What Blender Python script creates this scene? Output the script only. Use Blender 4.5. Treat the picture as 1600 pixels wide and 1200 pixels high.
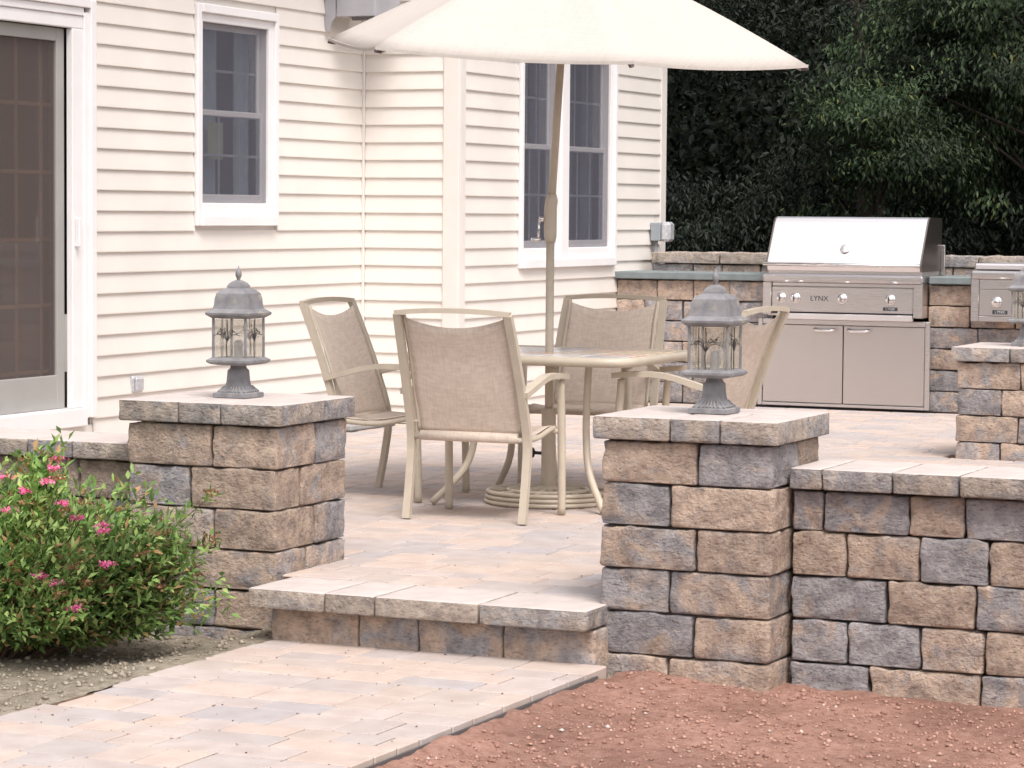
import bpy, math, random
import numpy as np
from mathutils import Matrix, Vector, noise as mnoise
random.seed(7); rng = np.random.default_rng(7)
S = bpy.context.scene
for o in list(bpy.data.objects): bpy.data.objects.remove(o)
COL = S.collection
PI = math.pi

# ------------------------------------------------------------------ camera
cd = bpy.data.cameras.new('camera'); cam = bpy.data.objects.new('camera', cd); COL.objects.link(cam)
cd.sensor_width = 36; cd.lens = 36 * 4300 / 1600; cd.clip_end = 500; cd.clip_start = .1
R = ((.913639, .032516, -.405224), (.406448, -.053547, .912103), (.007959, -.998036, -.062139))
M = Matrix([[r[0], -r[1], -r[2], 0] for r in R] + [[0, 0, 0, 1]])
cam.matrix_world = Matrix.Translation((0, 0, 1.375)) @ M
S.camera = cam
# ------------------------------------------------------------------ sky, sun, exposure
SUN_EL, SUN_AZ = math.radians(58), math.radians(136)      # azimuth clockwise from +Y
w = bpy.data.worlds.new('World'); S.world = w; w.use_nodes = True
nt = w.node_tree; bg = nt.nodes['Background']
sky = nt.nodes.new('ShaderNodeTexSky'); sky.sky_type = 'NISHITA'; sky.sun_disc = False
sky.sun_elevation = SUN_EL; sky.sun_rotation = SUN_AZ; sky.dust_density = 4; sky.air_density = 1.2
hs = nt.nodes.new('ShaderNodeHueSaturation'); hs.inputs['Saturation'].default_value = .22     # a white hazy overcast
tint = nt.nodes.new('ShaderNodeMixRGB'); tint.blend_type = 'MULTIPLY'; tint.inputs[0].default_value = 1
tint.inputs[2].default_value = (1.0, .965, .965, 1)
nt.links.new(sky.outputs[0], hs.inputs['Color']); nt.links.new(hs.outputs[0], tint.inputs[1])
nt.links.new(tint.outputs[0], bg.inputs['Color']); bg.inputs['Strength'].default_value = .12
sd = bpy.data.lights.new('sun', 'SUN'); sd.energy = 1.3; sd.angle = math.radians(25); sd.color = (1, .95, .9)
sun = bpy.data.objects.new('sun', sd); COL.objects.link(sun)
dv = Vector((math.sin(SUN_AZ) * math.cos(SUN_EL), math.cos(SUN_AZ) * math.cos(SUN_EL), math.sin(SUN_EL)))
sun.rotation_euler = dv.to_track_quat('Z', 'Y').to_euler(); sun.location = dv * 30
S.view_settings.view_transform = 'Standard'; S.view_settings.look = 'None'
S.view_settings.gamma = 1; S.view_settings.use_curve_mapping = False
S.view_settings.exposure = .88
S.render.engine = 'CYCLES'

# ------------------------------------------------------------------ helpers
class MB:
    def __init__(s): s.v = []; s.f = []
    def add(s, vs, fs):
        k = len(s.v); s.v += [tuple(p) for p in vs]; s.f += [tuple(i + k for i in f) for f in fs]; return s
    def box(s, x0, x1, y0, y1, z0, z1):
        vs = [(x, y, z) for z in (z0, z1) for y in (y0, y1) for x in (x0, x1)]
        return s.add(vs, [(0, 2, 3, 1), (4, 5, 7, 6), (0, 1, 5, 4), (2, 6, 7, 3), (0, 4, 6, 2), (1, 3, 7, 5)])
    def bbox(s, x0, x1, y0, y1, z0, z1, b=.004):           # box with chamfered edges
        hx, hy, hz = (x1 - x0) / 2, (y1 - y0) / 2, (z1 - z0) / 2; b = min(b, hx * .9, hy * .9, hz * .9)
        c = ((x0 + x1) / 2, (y0 + y1) / 2, (z0 + z1) / 2)
        vs = []; idx = {}
        for sx in (-1, 1):
            for sy in (-1, 1):
                for sz in (-1, 1):
                    for ax in range(3):
                        p = [sx * (hx - b), sy * (hy - b), sz * (hz - b)]; p[ax] += (sx, sy, sz)[ax] * b
                        idx[sx, sy, sz, ax] = len(vs); vs.append((c[0] + p[0], c[1] + p[1], c[2] + p[2]))
        fs = []
        for ax in range(3):
            a1, a2 = [(1, 2), (2, 0), (0, 1)][ax]
            for sg in (-1, 1):
                q = []
                for u, v in ((-1, -1), (1, -1), (1, 1), (-1, 1)):
                    t = [0, 0, 0]; t[ax] = sg; t[a1] = u; t[a2] = v; q.append(idx[t[0], t[1], t[2], ax])
                fs.append(q if sg > 0 else q[::-1])
            for u in (-1, 1):                               # edge chamfers parallel to ax
                for v in (-1, 1):
                    t = [0, 0, 0]; t[a1] = u; t[a2] = v; q = []
                    for e, sel in ((-1, a1), (1, a1), (1, a2), (-1, a2)):
                        t[ax] = e; q.append(idx[t[0], t[1], t[2], sel])
                    fs.append(q if u * v > 0 else q[::-1])
        for sx in (-1, 1):
            for sy in (-1, 1):
                for sz in (-1, 1):
                    q = [idx[sx, sy, sz, a] for a in range(3)]; fs.append(q if sx * sy * sz > 0 else q[::-1])
        return s.add(vs, fs)
    def tube(s, path, r, n=8, ref=(0, 0, 1), r2=None, taper=None, ang=0, closed=False):
        P = [Vector(p) for p in path]; m = len(P); rings = []
        tg = [(P[min(i + 1, m - 1)] - P[max(i - 1, 0)]).normalized() for i in range(m)]
        ref = max((Vector(q) for q in (ref, (0, 1, 0), (1, 0, 0))), key=lambda q: min(.5, min(q.cross(t_).length for t_ in tg)))
        for i in range(m):
            if closed: t = P[(i + 1) % m] - P[i - 1]
            else: t = P[min(i + 1, m - 1)] - P[max(i - 1, 0)]
            t.normalize()
            a = ref.cross(t)
            if a.length < 1e-4: a = Vector((1, 0, 0)).cross(t)
            if a.length < 1e-4: a = Vector((0, 1, 0)).cross(t)
            a.normalize(); b = t.cross(a)
            k = taper[i] if taper else 1
            ring = []
            for j in range(n):
                th = 2 * PI * j / n + ang
                if n == 4:
                    u, v = ((1, 1), (-1, 1), (-1, -1), (1, -1))[j]
                else: u, v = math.cos(th), math.sin(th)
                ring.append(P[i] + a * (u * r * k) + b * (v * (r2 or r) * k))
            rings.append(ring)
        vs = [p for ring in rings for p in ring]; fs = []
        for i in range(m if closed else m - 1):
            i2 = (i + 1) % m
            for j in range(n): fs.append((i * n + j, i * n + (j + 1) % n, i2 * n + (j + 1) % n, i2 * n + j))
        if not closed: fs += [tuple(range(n))[::-1], tuple(range((m - 1) * n, m * n))]
        return s.add(vs, fs)
    def lathe(s, prof, n=16, c=(0, 0), square=False):       # prof: (radius, z); square -> half-width
        vs = []; fs = []
        for r, z in prof:
            for j in range(n):
                if square: 
                    u, v = ((-1, -1), (1, -1), (1, 1), (-1, 1))[j]
                else: u, v = math.cos(2 * PI * j / n), math.sin(2 * PI * j / n)
                vs.append((c[0] + r * u, c[1] + r * v, z))
        m = len(prof)
        for i in range(m - 1):
            for j in range(n): fs.append((i * n + j, i * n + (j + 1) % n, (i + 1) * n + (j + 1) % n, (i + 1) * n + j))
        fs += [tuple(range(n))[::-1], tuple(range((m - 1) * n, m * n))]
        return s.add(vs, fs)
    def prism(s, poly, axis, a0, a1):                       # poly in the other two axes, extruded on axis
        def P(u, v, a):
            return {0: (a, u, v), 1: (u, a, v), 2: (u, v, a)}[axis]
        n = len(poly); vs = [P(u, v, a0) for u, v in poly] + [P(u, v, a1) for u, v in poly]
        fs = [tuple(range(n))[::-1], tuple(range(n, 2 * n))] + [(i, (i + 1) % n, n + (i + 1) % n, n + i) for i in range(n)]
        return s.add(vs, fs)
    def mesh(s, name, smooth=False):
        me = bpy.data.meshes.new(name); me.from_pydata(s.v, [], s.f); me.validate()
        if smooth: me.polygons.foreach_set('use_smooth', [True] * len(me.polygons))
        return me
import bmesh
def fixnormals(me):
    bm = bmesh.new(); bm.from_mesh(me); bmesh.ops.recalc_face_normals(bm, faces=bm.faces); bm.to_mesh(me); bm.free()
def obj(name, mb, mat, parent=None, loc=(0, 0, 0), smooth=False, rot=None, color=None):
    me = mb if isinstance(mb, bpy.types.Mesh) else mb.mesh(name, smooth)
    if not isinstance(mb, bpy.types.Mesh): fixnormals(me)
    if mat is not None and not me.materials: me.materials.append(mat)
    o = bpy.data.objects.new(name, me); COL.objects.link(o); o.location = loc
    if rot: o.rotation_euler = rot
    if parent: o.parent = parent
    if color: o.color = color
    return o
def tag(o, label=None, cat=None, group=None, kind=None):
    if label: o['label'] = label
    if cat: o['category'] = cat
    if group: o['group'] = group
    if kind: o['kind'] = kind
    return o
def thing(name, label, cat, loc, rz=0, group=None):
    o = bpy.data.objects.new(name, None); COL.objects.link(o); o.location = loc; o.rotation_euler = (0, 0, rz)
    o.empty_display_size = .1
    return tag(o, label, cat, group)
def smooth_angle(o, deg=35):
    me = o.data; me.polygons.foreach_set('use_smooth', [True] * len(me.polygons))
    bm = bmesh.new(); bm.from_mesh(me)
    for e in bm.edges:
        e.smooth = (len(e.link_faces) == 2 and e.calc_face_angle(0) < math.radians(deg))
    bm.to_mesh(me); bm.free()
def big_mesh(name, V, F):                                   # numpy verts, numpy quads / tris
    me = bpy.data.meshes.new(name); n = F.shape[1]
    me.vertices.add(len(V)); me.vertices.foreach_set('co', V.astype(np.float32).ravel())
    me.loops.add(F.size); me.loops.foreach_set('vertex_index', F.astype(np.int32).ravel())
    me.polygons.add(len(F)); me.polygons.foreach_set('loop_start', np.arange(0, F.size, n, dtype=np.int32))
    me.update(calc_edges=True); me.validate(); return me

# ------------------------------------------------------------------ materials
def mat(name, build):
    m = bpy.data.materials.new(name); m.use_nodes = True; T = m.node_tree; T.nodes.clear()
    out = T.nodes.new('ShaderNodeOutputMaterial'); L = T.links.new
    def N(t, **k):
        n = T.nodes.new('ShaderNode' + t)
        for a, b in k.items():
            if a in n.inputs.keys(): 
                n.inputs[a].default_value = b
            else: setattr(n, a, b)
        return n
    build(N, L, out); return m
def rgba(c): return (c[0], c[1], c[2], 1)
def simple(name, c, rough=.5, metal=0, var=.12, vscale=6, bump=0, bscale=80, spec=.5, dirt=None, coords='Object'):
    def b(N, L, out):
        p = N('BsdfPrincipled', Roughness=rough, Metallic=metal); p.inputs['Specular IOR Level'].default_value = spec
        tc = N('TexCoord'); no = N('TexNoise', Scale=vscale, Detail=5); L(tc.outputs[coords], no.inputs['Vector'])
        mr = N('MapRange'); mr.inputs['From Min'].default_value = .3; mr.inputs['From Max'].default_value = .7
        mr.inputs['To Min'].default_value = 1 - var; mr.inputs['To Max'].default_value = 1 + var * .6
        L(no.outputs[0], mr.inputs[0])
        mx = N('MixRGB', blend_type='MULTIPLY'); mx.inputs[0].default_value = 1; mx.inputs[1].default_value = rgba(c)
        L(mr.outputs[0], mx.inputs[2]); last = mx.outputs[0]
        if dirt:
            n2 = N('TexNoise', Scale=dirt[1], Detail=8); L(tc.outputs[coords], n2.inputs['Vector'])
            r2 = N('ValToRGB'); r2.color_ramp.elements[0].position = dirt[2]; r2.color_ramp.elements[1].position = dirt[2] + .15
            L(n2.outputs[0], r2.inputs[0]); m2 = N('MixRGB'); L(r2.outputs[0], m2.inputs[0]); L(last, m2.inputs[1])
            m2.inputs[2].default_value = rgba(dirt[0]); last = m2.outputs[0]
        L(last, p.inputs['Base Color'])
        if bump:
            nb = N('TexNoise', Scale=bscale, Detail=4); L(tc.outputs[coords], nb.inputs['Vector'])
            bp = N('Bump', Strength=.6, Distance=bump); L(nb.outputs[0], bp.inputs['Height']); L(bp.outputs[0], p.inputs['Normal'])
        L(p.outputs[0], out.inputs[0])
    return mat(name, b)
def stone_mat(name, tan, grey, dark, bump=.008, light=(.62, .55, .5)):
    def b(N, L, out):
        p = N('BsdfPrincipled', Roughness=.9); p.inputs['Specular IOR Level'].default_value = .25
        tc = N('TexCoord'); oi = N('ObjectInfo'); sp = N('SeparateColor'); L(oi.outputs['Color'], sp.inputs[0])
        rnd = N('Math', operation='MULTIPLY'); L(oi.outputs['Random'], rnd.inputs[0]); rnd.inputs[1].default_value = 37
        ad = N('VectorMath', operation='ADD'); L(tc.outputs['Object'], ad.inputs[0]); L(rnd.outputs[0], ad.inputs[1])
        big = N('TexNoise', Scale=6.5, Detail=3, Roughness=.55); big.inputs['Distortion'].default_value = 1.0; L(ad.outputs[0], big.inputs['Vector'])
        # tan fraction: red channel of the object colour shifts the threshold
        th = N('Math', operation='SUBTRACT'); th.inputs[0].default_value = .975; L(sp.outputs[0], th.inputs[1])
        mr = N('MapRange'); L(big.outputs[0], mr.inputs[0])
        lo = N('Math', operation='SUBTRACT'); L(th.outputs[0], lo.inputs[0]); lo.inputs[1].default_value = .09
        hi = N('Math', operation='ADD'); L(th.outputs[0], hi.inputs[0]); hi.inputs[1].default_value = .10
        L(lo.outputs[0], mr.inputs['From Min']); L(hi.outputs[0], mr.inputs['From Max'])
        mx = N('MixRGB'); L(mr.outputs[0], mx.inputs[0]); mx.inputs[1].default_value = rgba(grey); mx.inputs[2].default_value = rgba(tan)
        med = N('TexNoise', Scale=17, Detail=6, Roughness=.65); L(ad.outputs[0], med.inputs['Vector'])
        r = N('ValToRGB'); r.color_ramp.elements[0].position = .34; r.color_ramp.elements[1].position = .62
        r.color_ramp.elements[0].color = (.66, .65, .67, 1); r.color_ramp.elements[1].color = (1.2, 1.19, 1.17, 1)
        L(med.outputs[0], r.inputs[0])
        m2 = N('MixRGB', blend_type='MULTIPLY'); m2.inputs[0].default_value = 1; L(mx.outputs[0], m2.inputs[1]); L(r.outputs[0], m2.inputs[2])
        # pale grit
        mpg = N('Mapping'); mpg.inputs['Rotation'].default_value = (.3, .75, .2); mpg.inputs['Scale'].default_value = (45, 80, 120); L(ad.outputs[0], mpg.inputs['Vector']); gr = N('TexNoise', Scale=1, Detail=4, Roughness=.6); L(mpg.outputs[0], gr.inputs['Vector'])
        rg = N('ValToRGB'); rg.color_ramp.elements[0].position = .54; rg.color_ramp.elements[1].position = .70; L(gr.outputs[0], rg.inputs[0])
        gs = N('Math', operation='MULTIPLY'); L(rg.outputs[0], gs.inputs[0]); gs.inputs[1].default_value = .62
        m3 = N('MixRGB'); dk = N('ValToRGB'); dk.color_ramp.elements[0].position = .30; dk.color_ramp.elements[1].position = .44; dk.color_ramp.elements[0].color = (.58, .56, .56, 1); L(gr.outputs[0], dk.inputs[0]); m2b = N('MixRGB', blend_type='MULTIPLY'); m2b.inputs[0].default_value = 1; L(m2.outputs[0], m2b.inputs[1]); L(dk.outputs[0], m2b.inputs[2]); L(gs.outputs[0], m3.inputs[0]); L(m2b.outputs[0], m3.inputs[1]); m3.inputs[2].default_value = rgba(light)
        m4 = N('MixRGB', blend_type='MULTIPLY'); m4.inputs[0].default_value = 1; L(m3.outputs[0], m4.inputs[1])
        cb = N('CombineColor'); [L(sp.outputs[1], cb.inputs[i]) for i in range(3)]; L(cb.outputs[0], m4.inputs[2])
        L(m4.outputs[0], p.inputs['Base Color'])
        f1 = N('TexNoise', Scale=42, Detail=6, Roughness=.7); L(ad.outputs[0], f1.inputs['Vector'])
        bp = N('Bump', Strength=1, Distance=bump * 4); L(f1.outputs[0], bp.inputs['Height'])
        b2 = N('Bump', Strength=.7, Distance=bump * 1.0); L(gr.outputs[0], b2.inputs['Height']); L(bp.outputs[0], b2.inputs['Normal'])
        L(b2.outputs[0], p.inputs['Normal']); L(p.outputs[0], out.inputs[0])
    return mat(name, b)
def paver_mat(name):
    def b(N, L, out):
        p = N('BsdfPrincipled', Roughness=.9); p.inputs['Specular IOR Level'].default_value = .2
        ge = N('NewGeometry'); tc = N('TexCoord'); oi = N('ObjectInfo')
        rs = N('Math', operation='ADD'); L(ge.outputs['Random Per Island'], rs.inputs[0]); L(oi.outputs['Random'], rs.inputs[1])
        fr = N('Math', operation='FRACT'); L(rs.outputs[0], fr.inputs[0])
        cr = N('ValToRGB'); e = cr.color_ramp.elements; e[0].color = (.45, .405, .39, 1); e[1].color = (.49, .415, .37, 1)
        for pos, c in ((.25, (.50, .435, .405)), (.5, (.53, .44, .385)), (.75, (.41, .385, .39))): q = e.new(pos); q.color = rgba(c)
        L(fr.outputs[0], cr.inputs[0])
        no = N('TexNoise', Scale=9, Detail=6); L(ge.outputs['Position'], no.inputs['Vector'])
        r = N('ValToRGB'); r.color_ramp.elements[0].position = .3; r.color_ramp.elements[1].position = .7
        r.color_ramp.elements[0].color = (.9, .86, .84, 1); r.color_ramp.elements[1].color = (1.06, 1.05, 1.04, 1); L(no.outputs[0], r.inputs[0])
        m = N('MixRGB', blend_type='MULTIPLY'); m.inputs[0].default_value = 1; L(cr.outputs[0], m.inputs[1]); L(r.outputs[0], m.inputs[2])
        n3 = N('TexNoise', Scale=1.3, Detail=4); L(ge.outputs['Position'], n3.inputs['Vector'])
        r3 = N('ValToRGB'); r3.color_ramp.elements[0].position = .55; r3.color_ramp.elements[1].position = .8; L(n3.outputs[0], r3.inputs[0])
        k = N('Math', operation='MULTIPLY'); L(r3.outputs[0], k.inputs[0]); k.inputs[1].default_value = .5
        m2 = N('MixRGB'); L(k.outputs[0], m2.inputs[0]); L(m.outputs[0], m2.inputs[1]); m2.inputs[2].default_value = (.47, .38, .315, 1)
        L(m2.outputs[0], p.inputs['Base Color'])
        f = N('TexNoise', Scale=160, Detail=4); L(ge.outputs['Position'], f.inputs['Vector'])
        bp = N('Bump', Strength=.5, Distance=.002); L(f.outputs[0], bp.inputs['Height']); L(bp.outputs[0], p.inputs['Normal'])
        L(p.outputs[0], out.inputs[0])
    return mat(name, b)
def leaf_mat(name, stops, trans=.25, rough=.55):
    def b(N, L, out):
        ge = N('NewGeometry'); cr = N('ValToRGB'); e = cr.color_ramp.elements
        e[0].color = rgba(stops[0][1]); e[0].position = stops[0][0]; e[1].color = rgba(stops[-1][1]); e[1].position = stops[-1][0]
        for pos, c in stops[1:-1]: q = e.new(pos); q.color = rgba(c)
        L(ge.outputs['Random Per Island'], cr.inputs[0])
        no = N('TexNoise', Scale=1.4, Detail=2); L(ge.outputs['Position'], no.inputs['Vector'])
        mr = N('MapRange'); mr.inputs['From Min'].default_value = .3; mr.inputs['From Max'].default_value = .7; mr.inputs['To Min'].default_value = .4; mr.inputs['To Max'].default_value = 1.7; L(no.outputs[0], mr.inputs[0])
        mm = N('MixRGB', blend_type='MULTIPLY'); mm.inputs[0].default_value = 1; L(cr.outputs[0], mm.inputs[1]); L(mr.outputs[0], mm.inputs[2])
        p = N('BsdfPrincipled', Roughness=rough); p.inputs['Specular IOR Level'].default_value = .3; L(mm.outputs[0], p.inputs['Base Color'])
        t = N('BsdfTranslucent'); L(mm.outputs[0], t.inputs[0])
        mx = N('MixShader'); mx.inputs[0].default_value = trans; L(p.outputs[0], mx.inputs[1]); L(t.outputs[0], mx.inputs[2]); L(mx.outputs[0], out.inputs[0])
    return mat(name, b)
def soil_mat(name, c1, c2, c3):
    def b(N, L, out):
        p = N('BsdfPrincipled', Roughness=1); p.inputs['Specular IOR Level'].default_value = .1
        ge = N('NewGeometry')
        n1 = N('TexNoise', Scale=26, Detail=8, Roughness=.7); L(ge.outputs['Position'], n1.inputs['Vector'])
        r = N('ValToRGB'); e = r.color_ramp.elements; e[0].position = .32; e[0].color = rgba(c1); e[1].position = .72; e[1].color = rgba(c3); q = e.new(.5); q.color = rgba(c2)
        L(n1.outputs[0], r.inputs[0])
        n2 = N('TexNoise', Scale=2.2, Detail=4); L(ge.outputs['Position'], n2.inputs['Vector'])
        mr = N('MapRange'); mr.inputs['From Min'].default_value = .3; mr.inputs['From Max'].default_value = .7; mr.inputs['To Min'].default_value = .68; mr.inputs['To Max'].default_value = 1.15; L(n2.outputs[0], mr.inputs[0])
        m = N('MixRGB', blend_type='MULTIPLY'); m.inputs[0].default_value = 1; L(r.outputs[0], m.inputs[1]); L(mr.outputs[0], m.inputs[2]); L(m.outputs[0], p.inputs['Base Color'])
        f = N('TexNoise', Scale=70, Detail=8, Roughness=.75); L(ge.outputs['Position'], f.inputs['Vector'])
        bp = N('Bump', Strength=1, Distance=.014); L(f.outputs[0], bp.inputs['Height']); L(bp.outputs[0], p.inputs['Normal']); L(p.outputs[0], out.inputs[0])
    return mat(name, b)
def island_mat(name, stops, rough=.9):
    def b(N, L, out):
        ge = N('NewGeometry'); cr = N('ValToRGB'); e = cr.color_ramp.elements
        e[0].color = rgba(stops[0][1]); e[0].position = stops[0][0]; e[1].color = rgba(stops[-1][1]); e[1].position = stops[-1][0]
        for pos, c in stops[1:-1]: q = e.new(pos); q.color = rgba(c)
        L(ge.outputs['Random Per Island'], cr.inputs[0]); p = N('BsdfPrincipled', Roughness=rough); L(cr.outputs[0], p.inputs['Base Color']); L(p.outputs[0], out.inputs[0])
    return mat(name, b)
def steel_mat(name, c, rough, axis):
    def b(N, L, out):
        p = N('BsdfPrincipled', Roughness=rough, Metallic=1); p.inputs['Base Color'].default_value = rgba(c)
        tc = N('TexCoord'); mp = N('Mapping'); mp.inputs['Scale'].default_value = (2, 2, 2); sc = [400, 400, 400]; sc[axis] = 3; mp.inputs['Scale'].default_value = sc
        L(tc.outputs['Object'], mp.inputs['Vector']); no = N('TexNoise', Scale=1, Detail=3); L(mp.outputs[0], no.inputs['Vector'])
        bp = N('Bump', Strength=.25, Distance=.0006); L(no.outputs[0], bp.inputs['Height']); L(bp.outputs[0], p.inputs['Normal'])
        mr = N('MapRange'); mr.inputs['To Min'].default_value = rough * .8; mr.inputs['To Max'].default_value = rough * 1.25; L(no.outputs[0], mr.inputs[0]); L(mr.outputs[0], p.inputs['Roughness'])
        L(p.outputs[0], out.inputs[0])
    return mat(name, b)
def screen_mat(name, c, opacity):
    def b(N, L, out):
        d = N('BsdfDiffuse'); d.inputs[0].default_value = rgba(c); t = N('BsdfTransparent'); m = N('MixShader'); m.inputs[0].default_value = opacity
        L(t.outputs[0], m.inputs[1]); L(d.outputs[0], m.inputs[2]); L(m.outputs[0], out.inputs[0])
    return mat(name, b)
def glass_mat(name, tintc=(.9, .93, .95), refl=.12, rough=.02):
    def b(N, L, out):
        t = N('BsdfTransparent'); t.inputs[0].default_value = rgba(tintc); g = N('BsdfGlossy', Roughness=rough)
        fr = N('Fresnel', IOR=1.5); ad = N('Math', operation='ADD'); ml = N('Math', operation='MULTIPLY'); L(fr.outputs[0], ml.inputs[0]); ml.inputs[1].default_value = .45; L(ml.outputs[0], ad.inputs[0]); ad.inputs[1].default_value = 0
        m = N('MixShader'); L(ad.outputs[0], m.inputs[0]); L(t.outputs[0], m.inputs[1]); L(g.outputs[0], m.inputs[2]); L(m.outputs[0], out.inputs[0])
    return mat(name, b)
def seedy_mat(name):
    def b(N, L, out):
        tc = N('TexCoord'); no = N('TexNoise', Scale=45, Detail=4); no.inputs['Distortion'].default_value = 1.5; L(tc.outputs['Object'], no.inputs['Vector'])
        r = N('ValToRGB'); r.color_ramp.elements[0].position = .42; r.color_ramp.elements[1].position = .62; r.color_ramp.elements[0].color = (.60, .57, .52, 1); r.color_ramp.elements[1].color = (.90, .88, .83, 1); L(no.outputs[0], r.inputs[0])
        d = N('BsdfPrincipled', Roughness=.15); L(r.outputs[0], d.inputs['Base Color']); t = N('BsdfTransparent'); t.inputs[0].default_value = (1, .99, .97, 1)
        tl = N('BsdfTranslucent'); L(r.outputs[0], tl.inputs[0]); dt = N('MixShader'); dt.inputs[0].default_value = .5; L(d.outputs[0], dt.inputs[1]); L(tl.outputs[0], dt.inputs[2])
        m = N('MixShader'); m.inputs[0].default_value = .24; L(t.outputs[0], m.inputs[1]); L(dt.outputs[0], m.inputs[2]); L(m.outputs[0], out.inputs[0])
    return mat(name, b)
def fabric_mat(name, c1, c2, sx, sy, trans=0):
    def b(N, L, out):
        tc = N('TexCoord'); cols = []
        mix = None
        for k, sc in enumerate(((sx, sx * .09, sx * .09), (sx * .09, sy, sy * .09))):
            mp = N('Mapping'); mp.inputs['Scale'].default_value = sc; L(tc.outputs['UV' if False else 'Object'], mp.inputs['Vector'])
            no = N('TexNoise', Scale=1, Detail=3); L(mp.outputs[0], no.inputs['Vector']); cols.append(no)
        ad = N('Math', operation='ADD'); L(cols[0].outputs[0], ad.inputs[0]); L(cols[1].outputs[0], ad.inputs[1])
        mr = N('MapRange'); mr.inputs['From Min'].default_value = .75; mr.inputs['From Max'].default_value = 1.25; L(ad.outputs[0], mr.inputs[0])
        m = N('MixRGB'); m.inputs[1].default_value = rgba(c1); m.inputs[2].default_value = rgba(c2); L(mr.outputs[0], m.inputs[0])
        p = N('BsdfPrincipled', Roughness=.9); p.inputs['Specular IOR Level'].default_value = .15; L(m.outputs[0], p.inputs['Base Color'])
        bp = N('Bump', Strength=.4, Distance=.001); L(ad.outputs[0], bp.inputs['Height']); L(bp.outputs[0], p.inputs['Normal'])
        if trans:
            t = N('BsdfTranslucent'); L(m.outputs[0], t.inputs[0]); x = N('MixShader'); x.inputs[0].default_value = trans; L(p.outputs[0], x.inputs[1]); L(t.outputs[0], x.inputs[2]); L(x.outputs[0], out.inputs[0])
        else: L(p.outputs[0], out.inputs[0])
    return mat(name, b)

M_STONE = stone_mat('split_stone', (.60, .465, .372), (.41, .393, .405), (.1, .1, .1))
M_CAP = stone_mat('cap_stone', (.53, .45, .385), (.385, .37, .372), (.1, .1, .1), bump=.007)
M_PAVER = paver_mat('paver')
M_CAPTOP = simple('bright_cast_cap_top', (.54, .475, .445), .9, var=.12, vscale=14, bump=.002, dirt=((.47, .40, .36), 9, .66))  # pale cast tops, part of the paleness painting bright light from above
M_JOINT = soil_mat('joint_sand', (.17, .11, .08), (.24, .16, .115), (.30, .21, .16))
M_LIGHTSTOP = simple('light_stop_dark', (.11, .09, .08), .95)  # for the boxes added inside stonework to stop light
M_SIDING = simple('vinyl_siding', (.78, .733, .68), .45, var=.05, vscale=2.5, dirt=((.64, .575, .50), 3.0, .70))
M_TRIM = simple('white_trim', (.84, .82, .82), .4, var=.04)
M_CORNER = simple('cream_trim', (.76, .715, .665), .45, var=.04)
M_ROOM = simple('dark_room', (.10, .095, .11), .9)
M_CURTAIN = simple('curtain', (.78, .84, .90), .9, var=.15, vscale=20)
M_GLASS = glass_mat('window_glass')
M_SCREEN = screen_mat('insect_screen', (.17, .17, .205), .30)
M_DSCREEN = screen_mat('door_screen', (.20, .165, .155), .30)
M_DFRAME = simple('grey_door_frame', (.36, .35, .335), .5, var=.06)
M_GRILLE = simple('wood_grille', (.48, .25, .12), .5)
M_PAPER = simple('yellow_paper', (.72, .70, .42), .8)
M_SLAB = simple('bluestone', (.20, .235, .24), .75, var=.15, vscale=12, bump=.002)
M_STEEL = steel_mat('brushed_steel', (.68, .655, .65), .28, 0)
M_STEELV = steel_mat('brushed_steel_door', (.64, .61, .60), .30, 2)
M_HOOD = steel_mat('hood_steel', (.88, .86, .87), .36, 0)
M_CHROME = simple('chrome', (.80, .79, .79), .08, metal=1, var=0)
M_BLACK = simple('black_plastic_and_shade', (.02, .02, .025), .5)
M_BADGE = simple('badge_plate', (.045, .05, .06), .4)
M_LETTER = simple('badge_letter', (.55, .55, .55), .4)
M_PEWTER = simple('weathered_pewter', (.245, .24, .25), .6, metal=.1, var=.3, vscale=22, bump=.0015, bscale=120, dirt=((.36, .33, .27), 26, .60))
M_SEEDY = seedy_mat('seedy_glass')
M_MOTIF = simple('motif_black', (.03, .028, .03), .6)
M_SOCKET = simple('lamp_socket', (.30, .31, .33), .5)
M_TAN = simple('tan_metal', (.52, .455, .365), .42, var=.08, vscale=14, dirt=((.42, .35, .26), 18, .70))
M_SLING = fabric_mat('sling_fabric', (.63, .53, .45), (.76, .66, .565), 220, 220, .12)
M_CANOPY = fabric_mat('canopy_fabric', (.60, .545, .50), (.65, .595, .545), 90, 90, .18)
M_GREYMETAL = simple('grey_electrical', (.30, .33, .36), .5)
M_CLEAR = simple('outlet_cover', (.62, .63, .67), .2, metal=.4, var=.2, vscale=40)
M_VENT = simple('vent_metal', (.40, .40, .43), .45, metal=.2)
M_BARK = simple('bark', (.045, .033, .027), .95, var=.3, vscale=10, bump=.01, bscale=30)
M_LEAFD = leaf_mat('dark_leaf', [(0, (.005, .009, .006)), (.5, (.009, .015, .009)), (.9, (.016, .023, .012)), (1, (.026, .035, .017))], .18)  # deep shade of the wood is put into this leaf colour
M_LEAFL = leaf_mat('light_leaf', [(0, (.022, .036, .018)), (.45, (.038, .060, .030)), (.85, (.058, .092, .042)), (.985, (.09, .125, .048)), (1, (.16, .14, .02))], .28)
M_BUSH = leaf_mat('bush_leaf', [(0, (.08, .15, .045)), (.35, (.16, .27, .075)), (.7, (.27, .40, .12)), (.88, (.38, .48, .17)), (.90, (.34, .20, .09)), (1, (.40, .25, .13))], .3)
M_SPENT = leaf_mat('spent_flower', [(0, (.16, .08, .04)), (.5, (.22, .12, .06)), (1, (.28, .17, .09))], .1)
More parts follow.
